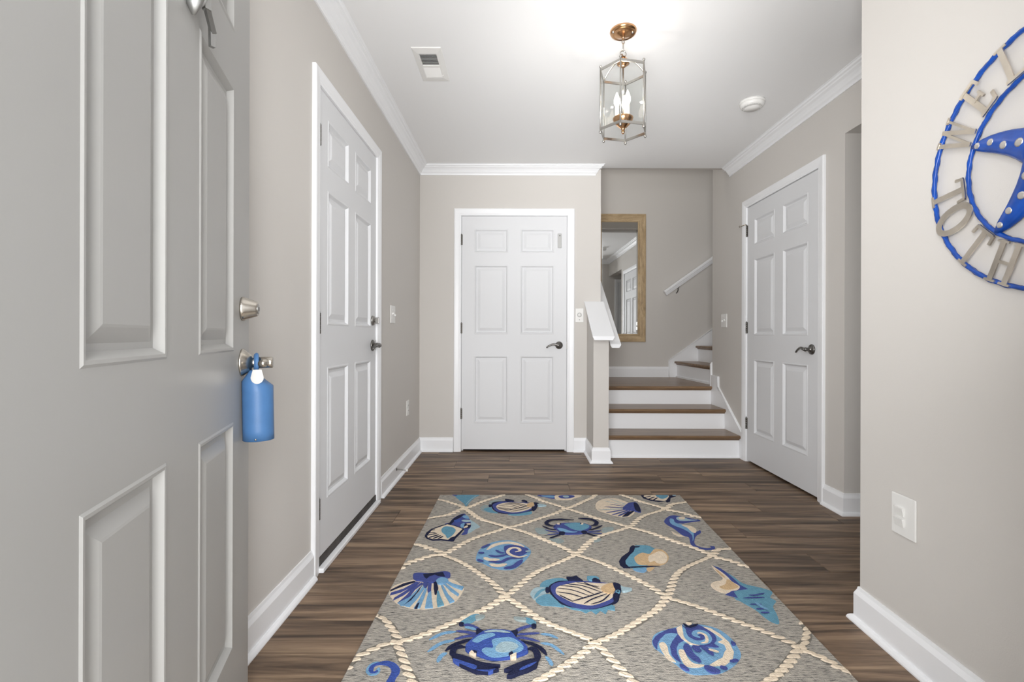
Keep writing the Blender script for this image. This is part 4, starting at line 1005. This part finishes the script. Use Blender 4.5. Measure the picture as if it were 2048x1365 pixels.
motif('oyster_motif', 'teal and tan open oyster shell on the right half', 940, 1070, 4.876, [
 p('L', (1590, 335), (1650, 325), (1730, 325), (1700, 372), (1620, 360)), p('A', (1720, 330), (1800, 322), (1750, 362)),
 p('T', (1595, 112), (1730, 108), (1820, 150), (1900, 180), (1700, 320), (1560, 325), (1500, 290), (1560, 200), (1600, 150)),
 q('N', (1590, 105), (1610, 117), (1660, 115), (1645, 127), (1610, 130), (1595, 170), (1560, 200), (1515, 255), (1520, 290), (1560, 328), (1500, 330), (1462, 300), (1453, 262), (1480, 220), (1550, 170), (1560, 125)),
 p('A', (1620, 210), (1680, 180), (1750, 192), (1800, 145), (1880, 155), (1935, 210), (1920, 270), (1850, 303), (1730, 303), (1640, 293), (1602, 240)),
 p('C', (1780, 195), (1860, 165), (1922, 215), (1905, 280), (1830, 285), (1800, 262), (1750, 272), (1740, 220)), s('N', .011, (1520, 327), (1650, 320), (1850, 312))])
motif('scallop_motif', 'large cream scallop with fanned blue ribs at the left edge', 760, 1130, 10.24, [
 p('C', (190, 580), (300, 430), (700, 310), (1000, 260), (1400, 290), (1600, 370), (1712, 480), (1690, 570), (1550, 760), (1300, 860), (1000, 912), (700, 917), (480, 860), (340, 800), (230, 680)),
 q('N', (700, 335), (480, 390), (215, 520), (205, 560), (330, 505), (560, 420), (740, 360)), q('B', (740, 355), (480, 500), (225, 580), (200, 640), (420, 580), (640, 470), (790, 370)), q('B', (790, 370), (560, 520), (290, 690), (265, 745), (480, 640), (700, 480), (830, 370)),
 q('B', (860, 370), (640, 520), (540, 640), (350, 800), (600, 680), (720, 520), (880, 400)), q('L', (880, 420), (740, 620), (560, 860), (430, 850), (360, 800), (600, 680), (760, 520)), q('N', (880, 400), (740, 590), (560, 780), (480, 848), (640, 740), (800, 540)),
 q('L', (900, 430), (740, 640), (520, 868), (610, 880), (780, 690), (910, 500)), q('L', (940, 470), (820, 700), (690, 912), (820, 905), (900, 700), (960, 520)), q('N', (810, 790), (760, 820), (705, 915), (765, 915)),
 q('L', (1000, 560), (950, 740), (920, 908), (1085, 902), (1060, 740), (1050, 560)), q('B', (990, 380), (1060, 380), (1045, 560), (990, 600), (970, 540)), q('N', (1100, 350), (1150, 350), (1195, 500), (1150, 630), (1120, 622), (1100, 500)),
 q('T', (1170, 560), (1160, 760), (1180, 885), (1312, 845), (1240, 680), (1200, 560)), q('L', (1250, 450), (1330, 640), (1430, 805), (1525, 770), (1400, 640), (1290, 450)), q('L', (1290, 400), (1450, 560), (1590, 655), (1620, 630), (1450, 500), (1330, 400)), q('L', (1300, 345), (1500, 470), (1680, 535), (1712, 480), (1500, 420), (1350, 345)),
 p('L', (1150, 310), (1300, 290), (1400, 345), (1280, 420), (1170, 400)), p('B', (880, 420), (940, 380), (980, 420), (930, 500)),
 p('B', (690, 220), (800, 200), (1050, 210), (1300, 170), (1420, 190), (1440, 250), (1380, 292), (1250, 290), (1170, 330), (1120, 382), (940, 385), (850, 355), (740, 342), (680, 290)),
 q('N', (880, 230), (1050, 210), (1290, 190), (1335, 285), (1200, 275), (1120, 240), (1010, 280), (950, 332), (900, 280))])
motif('crab_motif', 'royal blue crab with claws towards the near end', 840, 1220, 6.606, [
 s('L', .015, (480, 295), (300, 320), (120, 405)), s('L', .015, (460, 410), (280, 450), (100, 565)), s('L', .015, (355, 575), (280, 620), (230, 705)), s('L', .013, (1590, 330), (1700, 340), (1825, 390)), s('L', .013, (1590, 450), (1740, 480), (1905, 605)), s('L', .013, (1660, 625), (1720, 700), (1745, 755)),
 s('B', .014, (780, 345), (640, 312), (475, 292)), s('B', .014, (765, 370), (640, 362), (450, 405)), s('N', .016, (700, 400), (560, 440), (430, 490), (335, 565)), s('B', .013, (1265, 348), (1420, 335), (1580, 325)), s('B', .013, (1260, 400), (1360, 388), (1585, 440)), s('N', .016, (1330, 430), (1500, 480), (1600, 535), (1675, 625)),
 s('B', .018, (820, 320), (700, 245), (560, 208)), s('L', .014, (740, 285), (660, 262), (590, 250)), p('T', (525, 195), (600, 140), (700, 85), (790, 88), (700, 170), (600, 205)), p('G', (740, 90), (855, 95), (820, 130), (740, 150)), e('N', 548, 207, 34, 20),
 s('B', .016, (1240, 325), (1350, 270), (1500, 230)), p('T', (1370, 130), (1450, 140), (1535, 190), (1500, 220), (1420, 185)), p('G', (1240, 120), (1380, 130), (1400, 170), (1290, 158)), e('N', 1505, 235, 34, 24),
 p('N', (755, 278), (860, 320), (820, 362), (750, 345)), p('N', (1185, 325), (1285, 298), (1275, 358), (1220, 382)),
 p('R', (598, 520), (640, 460), (750, 370), (850, 310), (950, 293), (1100, 298), (1200, 320), (1280, 410), (1380, 480), (1432, 560), (1400, 600), (1290, 640), (1150, 670), (980, 684), (860, 660), (740, 615), (620, 572)),
 p('L', (695, 440), (800, 370), (950, 345), (990, 378), (850, 430), (770, 472), (710, 465)), p('L', (950, 440), (1060, 410), (1200, 405), (1330, 480), (1365, 560), (1250, 625), (1100, 665), (950, 672), (860, 630), (815, 575), (870, 540), (965, 540)), s('P', .012, (850, 335), (1000, 318), (1190, 342)), p('P', (1080, 470), (1220, 470), (1300, 530), (1180, 600), (1020, 600), (1000, 540)),
 s('N', .020, (605, 545), (520, 535), (455, 560), (430, 620), (460, 680)),
 q('N', (410, 610), (500, 628), (650, 670), (760, 722), (870, 750), (1062, 772), (960, 792), (870, 800), (1042, 828), (900, 868), (740, 862), (560, 782), (450, 712)), p('R', (440, 690), (600, 740), (745, 790), (720, 838), (600, 792), (480, 735)), p('R', (740, 845), (900, 845), (1000, 830), (900, 868)),
 s('N', .022, (1420, 575), (1500, 572), (1550, 640), (1552, 740)), q('N', (1570, 690), (1545, 780), (1450, 832), (1330, 872), (1200, 925), (1145, 918), (1210, 872), (1240, 852), (1110, 836), (1250, 770), (1400, 715), (1520, 690)), p('R', (1540, 745), (1450, 808), (1320, 858), (1340, 822), (1450, 772)),
 q('C', (650, 622), (680, 588), (742, 632), (700, 652)), p('N', (700, 588), (752, 608), (722, 628)), q('C', (1190, 662), (1275, 618), (1272, 672), (1210, 682)), p('N', (1172, 640), (1210, 610), (1232, 630), (1200, 657))])
motif('nautilus_motif', 'large blue and cream spiral shell at the near right', 1290, 1110, 5.352, [
 p('L', (75, 920), (130, 840), (330, 780), (420, 748), (580, 750), (760, 790), (900, 880), (990, 990), (1028, 1090), (960, 1190), (820, 1272), (690, 1287), (480, 1282), (330, 1180), (180, 1060), (100, 1000)),
 q('B', (78, 930), (110, 880), (150, 850), (250, 800), (340, 788), (352, 850), (280, 842), (220, 852), (160, 910), (135, 960), (130, 1025), (90, 975)), q('B', (355, 850), (425, 920), (360, 955), (340, 1000), (342, 1060), (392, 1165), (330, 1130), (285, 1080), (268, 990), (290, 935)),
 p('C', (150, 970), (200, 945), (240, 990), (260, 1070), (332, 1160), (230, 1110)), p('C', (360, 1030), (420, 1030), (450, 1100), (520, 1170), (640, 1190), (560, 1217), (440, 1200), (380, 1110)),
 q('C', (600, 775), (700, 795), (800, 855), (900, 945), (952, 1050), (940, 1130), (860, 1192), (730, 1202), (690, 1190), (770, 1140), (830, 1110), (850, 1050), (872, 1025), (850, 970), (780, 940), (840, 920), (760, 860), (680, 810)),
 p('B', (390, 752), (430, 785), (560, 760), (650, 800), (740, 860), (765, 920), (740, 960), (790, 1000), (640, 990), (560, 1000), (490, 960), (430, 880), (440, 810)),
 q('C', (335, 795), (395, 760), (405, 830), (440, 905), (510, 950), (605, 972), (570, 985), (480, 970), (390, 905), (350, 850)),
 s('L', .022, (420, 830), (450, 900), (540, 950), (640, 950), (680, 910), (640, 850), (570, 838), (530, 870), (590, 900)), s('C', .010, (600, 960), (660, 945), (650, 880), (590, 850), (560, 855)),
 s('B', .026, (440, 965), (480, 1070), (595, 1170)), s('B', .024, (520, 990), (585, 1062)), s('B', .020, (600, 1000), (660, 1030), (732, 1098)), s('C', .012, (680, 1030), (792, 1062)),
 p('B', (370, 1188), (420, 1200), (475, 1255), (400, 1232)), p('B', (632, 1210), (700, 1210), (808, 1262), (750, 1284), (680, 1262)), s('B', .018, (800, 1225), (885, 1243)), p('B', (920, 942), (972, 970), (940, 982)), s('B', .014, (910, 1172), (1000, 1150)), p('C', (440, 745), (500, 752), (480, 778), (445, 772)), s('N', .012, (410, 760), (470, 795), (570, 765))])
motif('conch_motif', 'long teal conch with cream opening by the right edge', 1290, 1110, 5.352, [
 p('T', (740, 118), (830, 165), (950, 240), (1050, 310), (1250, 360), (1362, 400), (1340, 460), (1402, 500), (1370, 560), (1410, 640), (1436, 742), (1350, 722), (1250, 652), (1180, 592), (1020, 502), (950, 450), (850, 190)),
 q('B', (715, 118), (800, 145), (860, 185), (960, 270), (1015, 325), (1105, 372), (1000, 385), (950, 400), (995, 468), (860, 432), (950, 370), (900, 250)),
 p('C', (712, 118), (760, 148), (860, 220), (930, 290), (1012, 342), (990, 382), (930, 392), (880, 417), (800, 402), (730, 365), (704, 322), (750, 290), (815, 280), (830, 250), (780, 200), (740, 160)),
 p('A', (880, 268), (950, 308), (1000, 350), (950, 372), (870, 382), (795, 352), (860, 320)), p('A', (750, 160), (800, 190), (860, 250), (830, 240), (780, 195)),
 s('B', .009, (1110, 440), (1180, 440), (1280, 418)), s('B', .008, (1050, 472), (1280, 465)), s('B', .009, (1120, 540), (1250, 540)), s('B', .009, (1190, 592), (1285, 588)), s('B', .010, (1240, 632), (1332, 630)), s('L', .014, (1180, 520), (1250, 570), (1320, 600))])
motif('seahorse_motif', 'curled royal blue seahorse tail at the near left', 690, 1290, 12.8, [
 p('L', (530, 700), (560, 600), (640, 510), (760, 450), (900, 450), (780, 500), (650, 600), (620, 700), (700, 750), (860, 590), (905, 660), (840, 760), (700, 802), (600, 785)),
 p('R', (605, 680), (620, 600), (700, 520), (880, 455), (1080, 425), (1270, 478), (1402, 620), (1385, 760), (1300, 880), (1260, 1060), (1300, 1400), (1200, 1700), (900, 1600), (980, 1300), (1040, 1000), (1130, 830), (1188, 700), (1150, 600), (1040, 540), (880, 530), (770, 560), (725, 650), (740, 700), (820, 660), (845, 700), (760, 745), (660, 735)),
 p('C', (1120, 1200), (1220, 1250), (1200, 1500), (1080, 1480))])

# rope lattice
nodes = dict(A1=(928, 1018), A2=(1130, 1018), A3=(1330, 1019), B1=(1014, 1056), B2=(1258, 1056), C1=(884, 1111), C2=(1151, 1111), C3=(1424, 1113),
             D1=(1009, 1195), D2=(1333, 1197), E1=(792, 1287), E2=(1189, 1287), E3=(1598, 1296))
NP = {k: FP(*v) for k, v in nodes.items()}
NP['F1'] = Vector((-.16, 1.235)); NP['F2'] = Vector((.47, 1.235)); NP['G1'] = Vector((-.42, .96)); NP['G2'] = Vector((.20, .96)); NP['G3'] = Vector((.84, .96))
def X(px, py): return FP(px, py)
segs = [(X(872, 1000), 'A1', .01), (X(850, 1039), 'A1', -.01), (X(1010, 989), 'A1', 0), (X(1048, 989), 'A2', 0), (X(1192, 989), 'A2', .01), (X(1234, 989), 'A3', 0), (X(1376, 1005), 'A3', -.01), (X(1400, 1036), 'A3', 0),
        ('A1', 'B1', -.012), ('A2', 'B1', .01), ('A2', 'B2', 0), ('A3', 'B2', -.012), ('B1', 'C1', -.01), ('B1', 'C2', .012), ('B2', 'C2', -.018), ('B2', 'C3', .01),
        (X(820, 1090), 'C1', .01), (X(800, 1138), 'C1', .012), ('C1', 'D1', .016), ('C2', 'D1', -.012), ('C2', 'D2', .016), ('C3', 'D2', -.02), (X(1466, 1098), 'C3', -.01), (X(1502, 1136), 'C3', 0),
        ('D1', 'E1', .012), ('D1', 'E2', -.008), ('D2', 'E2', .012), ('D2', 'E3', .010), (X(750, 1232), 'E1', .01), (X(690, 1339), 'E1', .012), (X(1607, 1246), 'E3', .008), (X(1702, 1347), 'E3', 0),
        ('E1', 'F1', -.01), ('E2', 'F1', .01), ('E2', 'F2', -.01), ('E3', 'F2', .012), ('F1', 'G1', 0), ('F1', 'G2', .01), ('F2', 'G2', -.01), ('F2', 'G3', .01)]
for si, (a, b, bend) in enumerate(segs):
    zo = (si % 9) * .00035
    a = NP[a] if isinstance(a, str) else a; b = NP[b] if isinstance(b, str) else b
    d = b - a; Ln = d.length; t = d.normalized(); nn = Vector((-t.y, t.x)); k = max(2, round(Ln / .032)); m = MB(); m.cur = 0
    cen = [a + d * (j / 12) + nn * bend * math.sin(j / 12 * PI) * 2.2 for j in range(13)]; um = MB()
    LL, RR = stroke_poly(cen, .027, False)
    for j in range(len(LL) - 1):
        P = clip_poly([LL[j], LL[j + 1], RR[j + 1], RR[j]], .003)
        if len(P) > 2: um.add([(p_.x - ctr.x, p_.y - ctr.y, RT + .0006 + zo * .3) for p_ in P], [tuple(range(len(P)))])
    for i in range(k + 1):
        u = i / k; c = a + d * u + nn * bend * math.sin(u * PI) * 2.2 + nn * .004 * math.sin(u * 9)
        sl_ = 1 if t.x * t.y > 0 else 1
        dr = (t * math.cos(.50) + nn * math.sin(.50) * (1 if t.x > 0 else -1) * (-1 if t.y > 0 else 1)); dn = Vector((-dr.y, dr.x))
        el = []
        for j in range(12):
            an = 2 * PI * j / 12; ra = .0245 * (1 + random.uniform(-.04, .04)); el.append(c + dr * ra * math.cos(an) + dn * .0080 * math.sin(an))
        el = clip_poly(el, .003)
        if len(el) < 3: continue
        cc = sum(el, Vector((0, 0))) / len(el)
        vs = [(p_.x - ctr.x, p_.y - ctr.y, RT) for p_ in el] + [((cc + (p_ - cc) * .8).x - ctr.x, (cc + (p_ - cc) * .8).y - ctr.y, RT + .0032 + zo) for p_ in el]; n = len(el)
        m.add(vs, [tuple(range(n, 2 * n))] + [(j, (j + 1) % n, n + (j + 1) % n, n + j) for j in range(n)])
    if m.v:
        o = m.build('rope', RM[RK.index('C')], rugr); o['kind'] = 'stuff'
        if um.v: um.build('rope_shade', RM[RK.index('K')], o, recalc=False)  # grey underlay painting the shade between the rope strands
